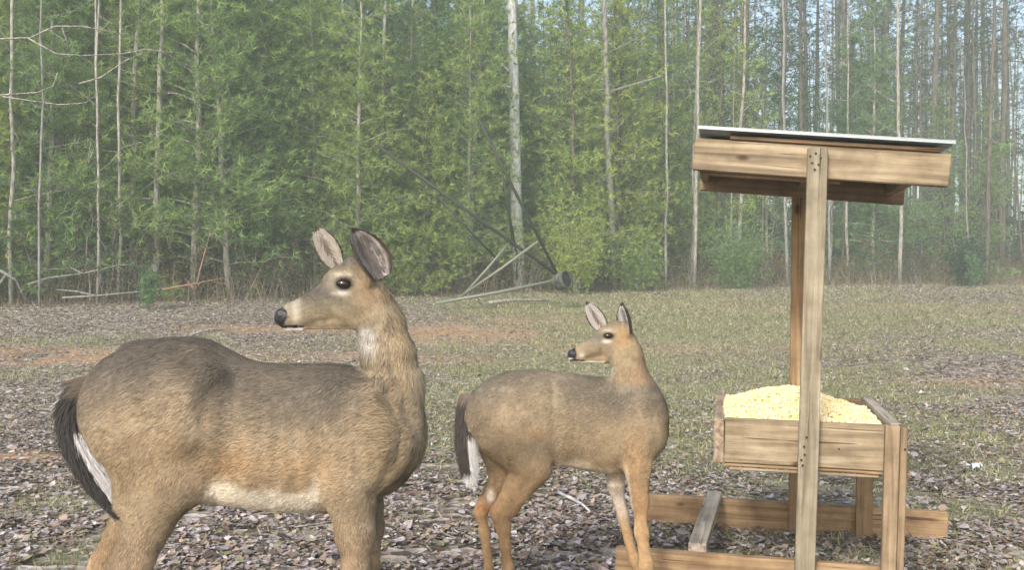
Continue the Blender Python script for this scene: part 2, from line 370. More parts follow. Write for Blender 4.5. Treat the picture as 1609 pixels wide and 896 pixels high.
# beams under the roof, tilted down to the right
an = math.radians(5.4); MR = Matrix.Translation((0, 0, 1.665)) @ Matrix.Rotation(an, 4, 'Y')
def beam(name, u0, u1, v0, v1, z0, z1, mat, M=MR):
    mb = MB(); h = ((u1 - u0) / 2, (v1 - v0) / 2, (z1 - z0) / 2); mb.box((-h[0], -h[1], -h[2]), h, None, .003)
    o = link(name, mb.mesh(name), mat, feeder); o.location = M @ Vector(((u0 + u1) / 2, (v0 + v1) / 2, (z0 + z1) / 2)); o.rotation_euler = (0, an, 0); return o
beam('roof_beam', -.43, .49, -.022, .016, -.060, .062, W_BOARD)
beam('roof_beam', -.40, .12, .0195, .050, -.072, .010, W_SHADE)
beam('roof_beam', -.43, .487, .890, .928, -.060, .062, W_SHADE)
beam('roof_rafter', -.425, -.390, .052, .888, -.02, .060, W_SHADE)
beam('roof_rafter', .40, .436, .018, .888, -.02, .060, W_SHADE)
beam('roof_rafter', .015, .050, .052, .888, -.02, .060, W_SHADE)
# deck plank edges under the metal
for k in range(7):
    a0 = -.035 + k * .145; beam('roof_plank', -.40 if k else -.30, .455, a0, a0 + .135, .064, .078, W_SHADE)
# corrugated metal sheet with thickness
def roof_sheet():
    nu, nv = 8, 97; V = []; Fc = []
    for top in (0, 1):
        for i in range(nu):
            for j in range(nv):
                v_ = -.060 + 1.07 * j / (nv - 1); w = .0035 * math.sin(v_ * 2 * math.pi / .068)
                V.append((-.418 + .905 * i / (nu - 1), v_, .0905 + w + (.010 if top else 0)))
    q = lambda t, i, j: t * nu * nv + i * nv + j
    for i in range(nu - 1):
        for j in range(nv - 1):
            Fc.append((q(1,i,j), q(1,i+1,j), q(1,i+1,j+1), q(1,i,j+1))); Fc.append((q(0,i,j), q(0,i,j+1), q(0,i+1,j+1), q(0,i+1,j)))
    for i in range(nu - 1):
        for j in (0, nv - 1): Fc.append((q(0,i,j), q(0,i+1,j), q(1,i+1,j), q(1,i,j)))
    for j in range(nv - 1):
        for i in (0, nu - 1): Fc.append((q(0,i,j), q(0,i,j+1), q(1,i,j+1), q(1,i,j)))
    me = mesh_np('roof_sheet', V, Fc, False)
    o = link('roof_sheet', me, m_roof, feeder); o.location = (0, 0, 1.665); o.rotation_euler = (0, an, 0)
    mb = MB(); mb.box((-.422, -.068, .091), (.490, -.0655, .1005)); mb.box((-.422, -.068, .1010), (.490, -.02, .1035))
    f = link('roof_trim', mb.mesh('roof_trim'), m_roof, feeder); f.location = (0, 0, 1.665); f.rotation_euler = (0, an, 0)
roof_sheet()
# tray
mt = Matrix.Translation((0, 0, 0)) @ Matrix.Rotation(math.radians(.8), 4, 'Y')
board('tray_board', (-.318, 0.0, .512), (.286, .036, .682), W_BOARD, mt)
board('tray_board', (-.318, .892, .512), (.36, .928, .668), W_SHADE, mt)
board('tray_board', (-.358, -.012, .512), (-.3205, .930, .680), W_SIDE, mt)
board('tray_board', (.289, .038, .512), (.327, .890, .686), W_GREY, mt)
board('tray_floor', (-.316, .004, .497), (.360, .926, .5085), W_RUN, mt)
board('tray_lath', (-.30, -.010, .486), (.245, .0, .4965), W_BOARD, mt)
board('tray_support', (-.316, .42, .455), (.36, .458, .4945), W_SHADE, mt)
# ground runners and spacer
M0 = Matrix.Rotation(math.radians(.5), 4, 'Y')
board('runner', (-.73, .0, -.004), (.33, .037, .152), W_RUN, M0)
board('runner', (-.69, .972, -.004), (.69, 1.010, .148), W_RUN, M0)
sp_ = board('spacer', (-.035, -.47, -.02), (.035, .47, .02), W_GREY); sp_.location = (-.388, .50, .168); sp_.rotation_euler = (0.0, 0, math.radians(-3))
# nails in the near post head, tray front
mb = MB()
for (u, z) in [(-.002, 1.68), (.018, 1.69), (.035, 1.672), (.005, 1.655), (.028, 1.648), (.014, 1.63), (-.018, .57), (-.012, .635), (-.03, .55), (-.02, .60), (-.025,.53)]:
    mb.tube([(u, -.0665, z), (u, -.0615, z)], .0042, 8)
o = link('nail', mb.mesh('nails'), m_nail, feeder); o['kind'] = 'stuff'; o.name = 'nails'
mb = MB(); mb.tube([(.11, -.002, .585), (.11, .001, .585)], .004, 8); mb.tube([(.335, -.0425, .60), (.335, -.039, .60)], .004, 8)
link('nail', mb.mesh('nail'), m_nail, feeder)['kind'] = 'stuff'

# corn heap: mound plus kernels, lying in the tray
def corn():
    def hgt(u, v):
        peak = .095 * np.exp(-(((u + .02) / .22) ** 2 + ((v - .50) / .34) ** 2))
        p2 = .03 * np.exp(-(((u + .22) / .12) ** 2 + ((v - .35) / .3) ** 2))
        base = .03 * (fnoise(np.c_[u * 22, v * 22, u * 0], 3) - .45)
        return .655 + peak + p2 + base - .05 * sstep(.02, .34, u) * sstep(.5, .9, v)
    us = np.linspace(-.319, .288, 70); vs = np.linspace(.037, .891, 80); U, Vv = np.meshgrid(us, vs); u, v = U.ravel(), Vv.ravel()
    z = hgt(u, v) - .0135 * u / 1.0 - .008; I = np.arange(u.size).reshape(80, 70)
    Q = np.stack([I[:-1, :-1], I[:-1, 1:], I[1:, 1:], I[1:, :-1]], -1).reshape(-1, 4)
    V = np.c_[u, v, z]; C = np.tile([.50, .36, .16], (len(V), 1))  # mound darker than the kernels: shade of the gaps put into its colour
    n = 20000; ku = RNG.uniform(-.314, .284, n); kv = RNG.uniform(.041, .886, n); kz = hgt(ku, kv) - .0135 * ku - .004 + RNG.uniform(0, .004, n)
    # octahedral kernels
    R = RNG.normal(size=(n, 3)); R /= np.linalg.norm(R, axis=1)[:, None]; T = np.cross(R, RNG.normal(size=(n, 3))); T /= np.linalg.norm(T, axis=1)[:, None]; B = np.cross(R, T)
    c = np.c_[ku, kv, kz]; s = RNG.uniform(.0045, .0075, n)[:, None]
    oc = np.stack([c + R * s, c + T * s * .8, c - R * s, c - T * s * .8, c + B * s * .5, c - B * s * .5], 1).reshape(-1, 3)
    k = np.arange(n)[:, None] * 6; tri = np.concatenate([k + t for t in ([0,1,4],[1,2,4],[2,3,4],[3,0,4],[1,0,5],[2,1,5],[3,2,5],[0,3,5])], 0) + len(V)
    pal = np.array([[.92, .77, .38], [.94, .84, .54], [.86, .60, .20], [.96, .92, .76]]); cc = pal[RNG.choice(4, n, p=[.4, .3, .12, .18])]
    Tq = np.concatenate([Q[:, [0, 1, 2]], Q[:, [0, 2, 3]], tri], 0)
    me = mesh_np('corn_heap', np.r_[V, oc], Tq, False, np.r_[C, np.repeat(cc, 6, 0)], tint_mat('corn_kernel', .45, .4, .1))
    o = link('corn_heap', me); o.location = feeder.location; o.rotation_euler = feeder.rotation_euler
    tag(o, 'heap of pale yellow shelled corn filling the tray of the wooden feeder', 'corn', kind='stuff')
corn()

# ------------------------------------------------------------------ deer: implicit body -> one continuous mesh
def surface_nets(lo, n, h, prims, off):
    """prims: (kind, a, b, ra, rb, ys, k). smooth union of tapered capsules; returns verts, quads"""
    nx, ny, nz = n; D = np.full((nx, ny, nz), 1.0, np.float32)
    ax = [lo[i] + h * np.arange(n[i], dtype=np.float32) for i in range(3)]
    for (op, a, b, ra, rb, ys, k) in prims:
        a = np.array(a, np.float32); b = np.array(b, np.float32); R = max(ra, rb)
        m = np.array([R + 2.5 * k + 3 * h, (R * ys + 2.5 * k + 3 * h), R + 2.5 * k + 3 * h])
        i0 = np.maximum(((np.minimum(a, b) - m - lo) / h).astype(int), 0); i1 = np.minimum(((np.maximum(a, b) + m - lo) / h).astype(int) + 2, n)
        if (i1 <= i0).any(): continue
        X = ax[0][i0[0]:i1[0], None, None]; Y = ax[1][None, i0[1]:i1[1], None]; Z = ax[2][None, None, i0[2]:i1[2]]
        s = 1.0 / ys; bx, by, bz = b[0] - a[0], (b[1] - a[1]) * s, b[2] - a[2]; L2 = bx * bx + by * by + bz * bz + 1e-9
        px, py, pz = X - a[0], (Y - a[1]) * s, Z - a[2]
        t = np.clip((px * bx + py * by + pz * bz) / L2, 0, 1)
        dist = np.sqrt((px - t * bx) ** 2 + (py - t * by) ** 2 + (pz - t * bz) ** 2)
        d = (dist - (ra + (rb - ra) * t)) * (ys if ys < 1 else 1.0) ** .5
        S = D[i0[0]:i1[0], i0[1]:i1[1], i0[2]:i1[2]]
        if op == '+':
            hh = np.clip(.5 + .5 * (S - d) / k, 0, 1); S[...] = S + (d - S) * hh - k * hh * (1 - hh)
        else:
            d = -d; hh = np.clip(.5 - .5 * (S - d) / k, 0, 1); S[...] = S + (d - S) * hh + k * hh * (1 - hh)
    D += off
    neg = D < 0
    c = [neg[i:nx - 1 + i, j:ny - 1 + j, k_:nz - 1 + k_] for i in (0, 1) for j in (0, 1) for k_ in (0, 1)]
    cnt = sum(q.astype(np.int8) for q in c); cell = (cnt > 0) & (cnt < 8)
    ids = np.full(cell.shape, -1, np.int64); idx = np.argwhere(cell); ids[cell] = np.arange(len(idx))
    acc = np.zeros((len(idx), 3)); num = np.zeros(len(idx))
    E8 = [(i, j, k_) for i in (0, 1) for j in (0, 1) for k_ in (0, 1)]
    for p in range(8):
        for q in range(p + 1, 8):
            A, B = np.array(E8[p]), np.array(E8[q])
            if abs(A - B).sum() != 1: continue
            ia, ib = idx + A, idx + B; va = D[ia[:, 0], ia[:, 1], ia[:, 2]]; vb = D[ib[:, 0], ib[:, 1], ib[:, 2]]
            x = (va < 0) != (vb < 0); tt = np.where(x, va / np.where(x, va - vb, 1), 0)[:, None]
            acc += np.where(x[:, None], A + (B - A) * tt, 0); num += x
    V = lo + h * (idx + acc / num[:, None]); Q = []
    for ax_ in range(3):
        o1, o2 = [(1, 2), (2, 0), (0, 1)][ax_]
        sl0 = [slice(None)] * 3; sl1 = [slice(None)] * 3; sl0[ax_] = slice(0, -1); sl1[ax_] = slice(1, None)
        ch = neg[tuple(sl0)] != neg[tuple(sl1)]; e = np.argwhere(ch)
        e = e[(e[:, o1] > 0) & (e[:, o2] > 0) & (e[:, o1] < n[o1] - 1) & (e[:, o2] < n[o2] - 1)]
        s = neg[e[:, 0], e[:, 1], e[:, 2]]
        d1 = np.zeros(3, int); d1[o1] = 1; d2 = np.zeros(3, int); d2[o2] = 1
        g = lambda v: ids[v[:, 0], v[:, 1], v[:, 2]]
        q = np.stack([g(e - d1 - d2), g(e - d2), g(e), g(e - d1)], 1); q[~s] = q[~s][:, ::-1]; Q.append(q)
    Q = np.concatenate(Q); Q = Q[(Q >= 0).all(1)]
    # keep the single largest connected shell
    lab = np.arange(len(V))
    while True:
        mn = lab[Q].min(1); new = lab.copy()
        for j in range(4): np.minimum.at(new, Q[:, j], mn)
        new = new[new]
        if (new == lab).all(): break
        lab = new
    big = np.bincount(lab).argmax(); keep = lab == big; rem = np.cumsum(keep) - 1
    Q = rem[Q[keep[Q[:, 0]]]]; V = V[keep]
    for it in range(2):                                             # light smoothing
        s = np.zeros_like(V); cn = np.zeros(len(V))
        for j in range(4):
            np.add.at(s, Q[:, j], V[Q[:, (j + 1) % 4]] + V[Q[:, (j + 3) % 4]]); np.add.at(cn, Q[:, j], 2)
        V = V * .6 + .4 * s / np.maximum(cn, 1)[:, None]
    return V, Q

def vnormals(V, Q):
    fn = np.cross(V[Q[:, 2]] - V[Q[:, 0]], V[Q[:, 3]] - V[Q[:, 1]]); N_ = np.zeros_like(V)
    for j in range(4): np.add.at(N_, Q[:, j], fn)
    return N_ / np.maximum(np.linalg.norm(N_, axis=1), 1e-12)[:, None]

M_FUR = tint_mat('deer_fur', .85, .15, .0, noise=(70, .80, 1.18))
M_HAIR = tint_mat('deer_hair', .75, .2, .12)
m_eye, _, _, nb = new_mat('deer_eye', .06, .7); nb.inputs['Base Color'].default_value = (.012, .008, .006, 1)
m_hoof, _, _, nb = new_mat('hoof_horn', .5, .3); nb.inputs['Base Color'].default_value = (.03, .025, .022, 1)

def hairs(name, V, Q, Nn, colf, flow, count, L, W, parent, seed, dens=None, stand=.24):
    """short lying hairs as slim blades over the coat"""
    rng = np.random.default_rng(seed)
    ar = np.linalg.norm(np.cross(V[Q[:, 2]] - V[Q[:, 0]], V[Q[:, 3]] - V[Q[:, 1]]), axis=1) / 2
    fc = V[Q].mean(1)
    if dens is not None: ar = ar * dens(fc)
    f = rng.choice(len(Q), count, p=ar / ar.sum()); u, v = rng.random((2, count, 1)); q = Q[f]
    w = [(1 - u) * (1 - v), u * (1 - v), u * v, (1 - u) * v]
    p = sum(V[q[:, j]] * w[j] for j in range(4)); nm = sum(Nn[q[:, j]] * w[j] for j in range(4)); nm /= np.linalg.norm(nm, axis=1)[:, None]
    fl = flow(p); fl = fl - nm * (fl * nm).sum(1)[:, None] + rng.normal(0, .16, (count, 3)); fl -= nm * (fl * nm).sum(1)[:, None]
    fl /= np.maximum(np.linalg.norm(fl, axis=1), 1e-6)[:, None]
    cl = fnoise(p * 55. + 3., 2)[:, None]
    l = (L(p) if callable(L) else L) * rng.uniform(.6, 1.25, count); l = l[:, None]
    sd = np.cross(fl, nm) * (W * np.clip(l / .013, .45, 1) * rng.uniform(.6, 1.3, (count, 1)))
    b0 = p - nm * .002; mid = p + fl * l * .5 + nm * l * stand * .55 * (cl + .3); tip = p + fl * l + nm * l * stand * (cl + .1)
    VV = np.stack([b0 - sd, b0 + sd, mid + sd * .7, mid - sd * .7, tip], 1).reshape(-1, 3)
    k = np.arange(count)[:, None] * 5; Fc = np.concatenate([k + [0, 1, 2], k + [0, 2, 3], k + [3, 2, 4]], 0)
    cc = np.clip(colf(p) * (rng.normal(1, .24, (count, 1))) * (.82 + .36 * cl), .004, 1); cc = np.repeat(cc, 5, 0)
    tipm = np.tile(np.array([.75, .75, 1.0, 1.0, 1.18]), count)[:, None]; cc = cc * tipm
    me = mesh_np(name, VV, Fc, True, cc, M_HAIR)
    nn2 = nm + [0, 0, .25] + rng.normal(0, .12, nm.shape); nn2 /= np.linalg.norm(nn2, axis=1)[:, None]
    me.normals_split_custom_set_from_vertices(np.repeat(nn2, 5, 0).tolist())
    return link(name, me, None, parent)

class Deer:
    def __init__(s, Y0, label, cx):
        s.Y0 = Y0; s.S = F / Y0; s.neck = 590 if Y0 < 3 else 600; s.org = np.array([P(cx, 0, Y0)[0], Y0, 0.0]); s.prims = []
        s.root = empty('deer', tuple(s.org), label, 'deer', 'white-tailed deer in the clearing')
    def w(s, x, y, d=0):
        """body point: photo x, y and depth offset d (photo pixels at the deer), in the deer's own metres"""
        Y = s.Y0 + d / s.S; return np.array(P(x, y, Y)) - s.org
    def px(s, p):
        q = p + s.org; return PCX + q[:, 0] / q[:, 1] * F, PYH + (CAMH - q[:, 2]) / q[:, 1] * F, (q[:, 1] - s.Y0) * s.S
    def cap(s, a, b, ra, rb, ys=1.0, k=14, op='+'):
        s.prims.append((op, s.w(*a), s.w(*b), ra / s.S, rb / s.S, ys, k / s.S))
    def chain(s, pts, ys=1.0, k=14):
        for (a, b) in zip(pts[:-1], pts[1:]): s.cap(a[:3], b[:3], a[3], b[3], ys, k)
    def bump(s, V): x, y, d = s.px(V); return sstep(s.neck - 30, s.neck + 40, y)
    def build(s, h, colf, flow, nh, L, W, seed, dens=None):
        A = np.array([np.minimum(p[1], p[2]) - max(p[3], p[4]) for p in s.prims if p[0] == '+']).min(0) - .02
        B = np.array([np.maximum(p[1], p[2]) + max(p[3], p[4]) for p in s.prims if p[0] == '+']).max(0) + .02
        n = np.ceil((B - A) / h).astype(int) + 1
        V, Q = surface_nets(A, n, h, s.prims, .0062 if s.Y0 < 3 else .0042)
        x_, y_, d_ = s.px(V); N0 = vnormals(V, Q); N0 = N0 if (N0 * (V - V.mean(0))).sum() > 0 else -N0
        for pts_, dep_, wid_ in s.creases:
            dm = np.full(len(V), 1e9)
            for (ax, ay), (bx, by) in zip(pts_[:-1], pts_[1:]):
                L2 = (bx - ax) ** 2 + (by - ay) ** 2; t_ = np.clip(((x_ - ax) * (bx - ax) + (y_ - ay) * (by - ay)) / L2, 0, 1); dm = np.minimum(dm, np.hypot(x_ - ax - t_ * (bx - ax), y_ - ay - t_ * (by - ay)))
            V = V - N0 * (dep_ * np.exp(-(dm / wid_) ** 2) * sstep(10, 30, np.abs(d_) * 584 / s.S))[:, None]
        Nn = vnormals(V, Q)
        if (Nn * (V - V.mean(0))).sum() < 0: Q = Q[:, ::-1]; Nn = -Nn
        cf = lambda p: colf(*s.px(p), p)
        fl = lambda p: flow(*s.px(p), p)
        wv = (fnoise(V * 34. + 5., 3) - .5)[:, None] * .004 + (fnoise(V * 13. + 3., 2) - .5)[:, None] * .007 * s.bump(V)[:, None]
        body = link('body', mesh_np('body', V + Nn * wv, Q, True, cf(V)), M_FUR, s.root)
        hairs('fur', V, Q, Nn, cf, fl, nh, L, W, s.root, seed, dens)
        return V, Q, Nn
    def eye(s, x, y, d, rx, ry, rz, tilt=0):
        me = MB(); nu, nv = 20, 12; vs = []; fs = []
        for i in range(nv + 1):
            for j in range(nu):
                a, b_ = math.pi * i / nv, 2 * math.pi * j / nu
                vs.append((rx * math.sin(a) * math.cos(b_) / s.S, ry * math.cos(a) / s.S, rz * math.sin(a) * math.sin(b_) / s.S))
        for i in range(nv):
            for j in range(nu): fs.append((i*nu+j, (i+1)*nu+j, (i+1)*nu+(j+1) % nu, i*nu+(j+1) % nu))
        me.add(vs, fs); o = link('eye', me.mesh('eye', None, True), m_eye, s.root); o.location = tuple(s.w(x, y, d)); o.rotation_euler = (0, tilt, 0)
    def ear(s, base, tip, width, openn, colback, colin, curve=.5, rim=(.05, .04, .035), seed=0, side=None):
        """cupped leaf-shaped ear with thickness; openn = direction the opening faces"""
        b = s.w(*base); t = s.w(*tip); ax_ = t - b; L = np.linalg.norm(ax_); ax_ /= L; op = np.array(openn, float); op -= ax_ * (op @ ax_); op /= np.linalg.norm(op)
        sd = np.cross(ax_, op); w = width / s.S / 2; nu, nv = 26, 19; th_ = 2.2 / s.S; Vv = []; C = []; rng = np.random.default_rng(seed)
        for layer in (0, 1):
            for i in range(nu):
                u = i / (nu - 1); prof = float(np.interp(u, [0, .12, .28, .42, .58, .72, .84, .93, 1], [.60, .80, .97, 1, .92, .74, .50, .27, .04]))
                prof = max(prof, .03)
                for j in range(nv):
                    v = -1 + 2 * j / (nv - 1); ang = v * 1.15
                    cup = (1 - math.cos(ang)) * w * prof * (1.25 - .25 * min(1, u / .5))
                    lat = math.sin(ang) / math.sin(1.15) * w * prof
                    p = b + ax_ * (u * L) + sd * lat + op * (cup - (layer * th_) - math.sin(u * math.pi) * L * .06 * curve)
                    Vv.append(p); e = abs(v)
                    if layer == 0:
                        f_ = min(1, max(0, (abs(v + .1) - .12) / .45)); f_ = max(f_, (u - .6) * 1.6); f_ *= .75 + .4 * math.sin(v * 13 + u * 5); c = np.array((.13, .105, .09)) * (1 - f_) + np.array(colin) * 1.15 * f_
                        if e > .80 or u > .90: c = np.array(rim)
                    else:
                        c = np.array(colback) * (1 - .45 * u)
                        if e > .9 or u > .93: c = np.array(rim)
                    C.append(c)
        Fq = []; k = nu * nv
        for i in range(nu - 1):
            for j in range(nv - 1):
                a = i * nv + j; Fq.append((a, a + 1, a + nv + 1, a + nv)); Fq.append((k + a, k + a + nv, k + a + nv + 1, k + a + 1))
            for j in (0, nv - 1): a = i * nv + j; Fq.append((a, a + nv, k + a + nv, k + a))
        for j in range(nv - 1): a = (nu - 1) * nv + j; Fq.append((a, a + 1, k + a + 1, k + a))
        Vv = np.array(Vv); C = np.array(C)
        e_ = link('ear', mesh_np('ear', Vv, Fq, True, C), M_FUR, s.root)
        # inner and rim hairs
        g = []; gc = []
        for _ in range(1500):
            u = rng.uniform(.02, .8); inner = rng.random() < .5; v = (rng.choice([-1, 1]) * rng.uniform(.3, .75)) if inner else rng.uniform(-1, 1); i = int(u * (nu - 1)); j = int((v + 1) / 2 * (nv - 1))
            p = Vv[(0 if inner else k) + i * nv + j] + rng.normal(0, .002, 3)
            if inner: d = ax_ * .8 - sd * np.sign(v) * .5 * rng.random() + op * .25; c = np.array(colin) * rng.uniform(.8, 1.3); l = rng.uniform(.5, 1.2) * .022 * (L / .12)
            else: d = ax_ + rng.normal(0, .15, 3) - op * .1; c = np.array(colback) * (1 - .45 * u) * rng.uniform(.7, 1.3); l = .009 * (L / .12)
            if abs(v) > .9 and not inner: c = np.array(rim)
            d = d / np.linalg.norm(d); q = np.cross(d, op) * .0007; g += [p - q, p + q, p + d * l]; gc += [c * .8, c * .8, c]
        link('ear_hair', mesh_np('ear_hair', np.array(g), np.arange(len(g)).reshape(-1, 3), False, np.clip(gc, 0, 1)), M_HAIR, e_)
    def tail(s, spine, colfun, seed, n=9000, L=.05):
        """spine: list of (x,y,d,rx) ; solid core plus long hairs"""
        pts = np.array([s.w(a, b_, d) for a, b_, d, r in spine]); rr = np.array([r / s.S for *_, r in spine]); rng = np.random.default_rng(seed)
        tt = np.linspace(0, len(pts) - 1, 24); ip = lambda arr, t: np.stack([np.interp(t, np.arange(len(arr)), arr[:, q]) for q in range(arr.shape[1])], -1)
        C = ip(pts, tt); R = np.interp(tt, np.arange(len(rr)), rr); V = []; nseg = 16; cols = []
        for i in range(24):
            d = C[min(i + 1, 23)] - C[max(i - 1, 0)]; d /= np.linalg.norm(d); a = np.cross(d, [0, 1., 0]); a /= np.linalg.norm(a); b_ = np.cross(a, d)
            for j in range(nseg):
                an_ = 2 * math.pi * j / nseg; nrm = a * math.cos(an_) + b_ * math.sin(an_) * .55; V.append(C[i] + nrm * R[i]); cols.append(colfun(i / 23, math.cos(an_), math.sin(an_)))
        V = np.array(V); cols = np.array(cols); Fq = [(i*nseg+j, i*nseg+(j+1) % nseg, (i+1)*nseg+(j+1) % nseg, (i+1)*nseg+j) for i in range(23) for j in range(nseg)]
        t_ = link('tail', mesh_np('tail', V, Fq, True, cols), M_FUR, s.root)
        g = []; gc = []; dirs = np.gradient(C, axis=0); dirs /= np.linalg.norm(dirs, axis=1)[:, None]
        ii = rng.integers(0, 24, n); jj = rng.integers(0, nseg, n); P0 = V[ii * nseg + jj] + rng.normal(0, .003, (n, 3)); out = P0 - C[ii]; out /= np.linalg.norm(out, axis=1)[:, None] + 1e-9
        d = dirs[ii] + out * .22 + rng.normal(0, .10, (n, 3)); d /= np.linalg.norm(d, axis=1)[:, None]; q = np.cross(d, [0, 1., 0]) * .0009; l = L * rng.uniform(.5, 1.1, (n, 1)) * np.clip(1.2 - ii[:, None] / 40, .4, 1)
        tip = P0 + d * l; VV = np.stack([P0 - q, P0 + q, tip], 1).reshape(-1, 3); cc = cols[ii * nseg + jj] * rng.uniform(.75, 1.25, (n, 1))
        link('tail_hair', mesh_np('tail_hair', VV, np.arange(3 * n).reshape(-1, 3), False, np.clip(np.repeat(cc, 3, 0), 0, 1)), M_HAIR, t_)
    def hoof(s, x, y, d, r):
        for sg in (-1, 1):
            b0 = s.w(x, y, d); r_ = r / s.S; b0[1] += sg * r_ * .45; mb = MB(); z0 = -b0[2]
            ring = lambda z, rx, ry, ox: [(ox + rx * math.cos(q), ry * math.sin(q), z) for q in np.linspace(0, 2 * math.pi, 10, endpoint=False)]
            vs = ring(z0, r_ * 1.25, r_ * .5, r_ * .5) + ring(z0 + r_ * .7, r_ * 1.1, r_ * .5, r_ * .25) + ring(z0 + r_ * 1.8, r_ * .65, r_ * .4, -.1 * r_)
            fs = [(i*10+j, i*10+(j+1) % 10, (i+1)*10+(j+1) % 10, (i+1)*10+j) for i in (0, 1) for j in range(10)] + [tuple(range(10)), tuple(range(20, 30))]
            mb.add(vs, fs); o = link('hoof', mb.mesh('hoof', None, True), m_hoof, s.root); o.location = tuple(b0)

lerp = lambda a, b, t: np.array(a) + (np.array(b) - np.array(a)) * np.asarray(t)[:, None]
def mixc(c, col, t): t = np.clip(t, 0, 1)[:, None]; return c * (1 - t) + np.array(col) * t
def blob(x, y, cx, cy, rx, ry, p=1.0): return np.exp(-(((x - cx) / rx) ** 2 + ((y - cy) / ry) ** 2) ** p)

# ---- doe
doe = Deer(2.57, 'large adult doe in the left foreground looking back over her body', 380)
c = doe.chain; q = doe.cap
c([(190,652,0,58),(226,643,0,104),(288,652,0,119),(368,684,0,106),(450,689,0,112),(530,687,0,112),(582,683,0,92)], .66, 24)
q((310,596,0),(410,618,0), 48, 38, .7, 24); q((400,622,0),(560,622,0), 36, 38, .6, 18)
q((345,690,-108),(362,745,-100), 26,22, .6, 30, '-'); q((500,650,-110),(505,730,-106), 18,17, .55, 30, '-')
c([(578,690,0,87),(604,692,0,46),(600,736,0,40)], .8, 16)
q((300,742,0),(520,764,0), 42, 38, 1.1, 20)
# neck
c([(590,650,0,70),(617,606,0,47),(611,556,2,41),(599,508,2,36),(586,472,0,33)], .8, 14)
q((651,620,4),(651,722,0), 13, 10, 1.3, 12); q((640,600,0),(647,690,0), 24, 16, 1.2, 12); q((606,560,-34),(628,640,-40), 5, 7, .8, 9); q((588,560,-33),(600,640,-48), 4, 6, .8, 9)
q((572,515,0),(585,560,0), 14, 20, 1.0, 12)
# near hind leg
c([(232,680,-42,86),(272,756,-46,53)], .62, 24); c([(262,752,-46,52),(205,884,-46,34),(158,958,-46,21),(152,985,-46,18)], .75, 14)
q((145,955,-46),(170,950,-46), 11, 14, 1, 8)
c([(152,978,-46,17),(157,1060,-46,13),(162,1108,-46,15),(170,1132,-46,12)], .9, 8); q((214,740,-34),(196,795,-36), 48, 22, .6, 16); q((300,600,-62),(285,680,-74), 22, 30, .7, 24); q((318,560,-24),(338,590,-44), 8, 10, .8, 26)
# far hind leg
c([(222,695,42,74),(230,775,46,42),(166,888,46,28),(124,960,46,20),(120,985,46,17),(124,1050,46,13),(128,1100,46,14),(136,1122,46,12)], .8, 14)
q((112,962,46),(134,955,46), 10, 13, 1, 8)
# near fore leg, shoulder
c([(572,650,-44,50),(582,700,-46,58),(562,742,-48,48)], .48, 26); q((590,640,-62),(606,700,-66), 7, 9, .6, 24); c([(550,764,-46,46),(557,840,-44,31),(559,896,-42,24),(560,958,-42,21),(561,990,-42,15),(561,1075,-42,12.5),(563,1110,-42,15),(570,1135,-42,12)], .85, 14)
# far fore leg
c([(572,760,44,38),(582,830,44,23),(579,896,42,19),(576,955,42,19),(576,985,42,14),(576,1060,42,12),(578,1098,42,14),(584,1120,42,12)], .85, 12)
# head
q((562,446,0),(540,450,0), 40, 38, .82, 14); q((568,478,0),(545,482,0), 34, 33, .8, 14)
c([(537,459,0,34),(508,477,0,30),(480,489,0,25.5),(458,497,0,22.5),(452,499,0,21)], .80, 10)
q((470,511,0),(560,503,0), 11, 19, .85, 6); q((452,514.5,0),(472,515,0), 10, 10.5, .95, 3)
q((527,443,-28),(540,437,-30), 3.4, 4.2, .9, 4); q((540,437,-30),(554,442,-28), 4.2, 3, .9, 4); q((530,455,-25),(550,457,-25), 3, 3, .9, 4); q((532,431,-20),(552,433,-20), 7, 8, .8, 10); q((532,431,20),(552,433,20), 7, 8, .8, 10)      # brow
q((540,446,-33),(541,446,-33), 8, 8, .9, 5, '-'); q((540,446,33),(541,446,33), 8, 8, .9, 5, '-')
q((438,497,-13),(443,493,-16), 4.6, 3.6, 1, 3, '-'); q((438,497,13),(443,493,16), 4.6, 3.6, 1, 3, '-')
q((436,513.5,-17),(470,513,-20), 1.6, 1.8, 1, 3, '-')
q((562,425,-24),(578,440,-26), 15, 12, .8, 12); q((535,420,22),(540,430,22), 10, 12, .8, 10)
q((553,412,0),(572,425,0), 14, 18, 1.2, 12)

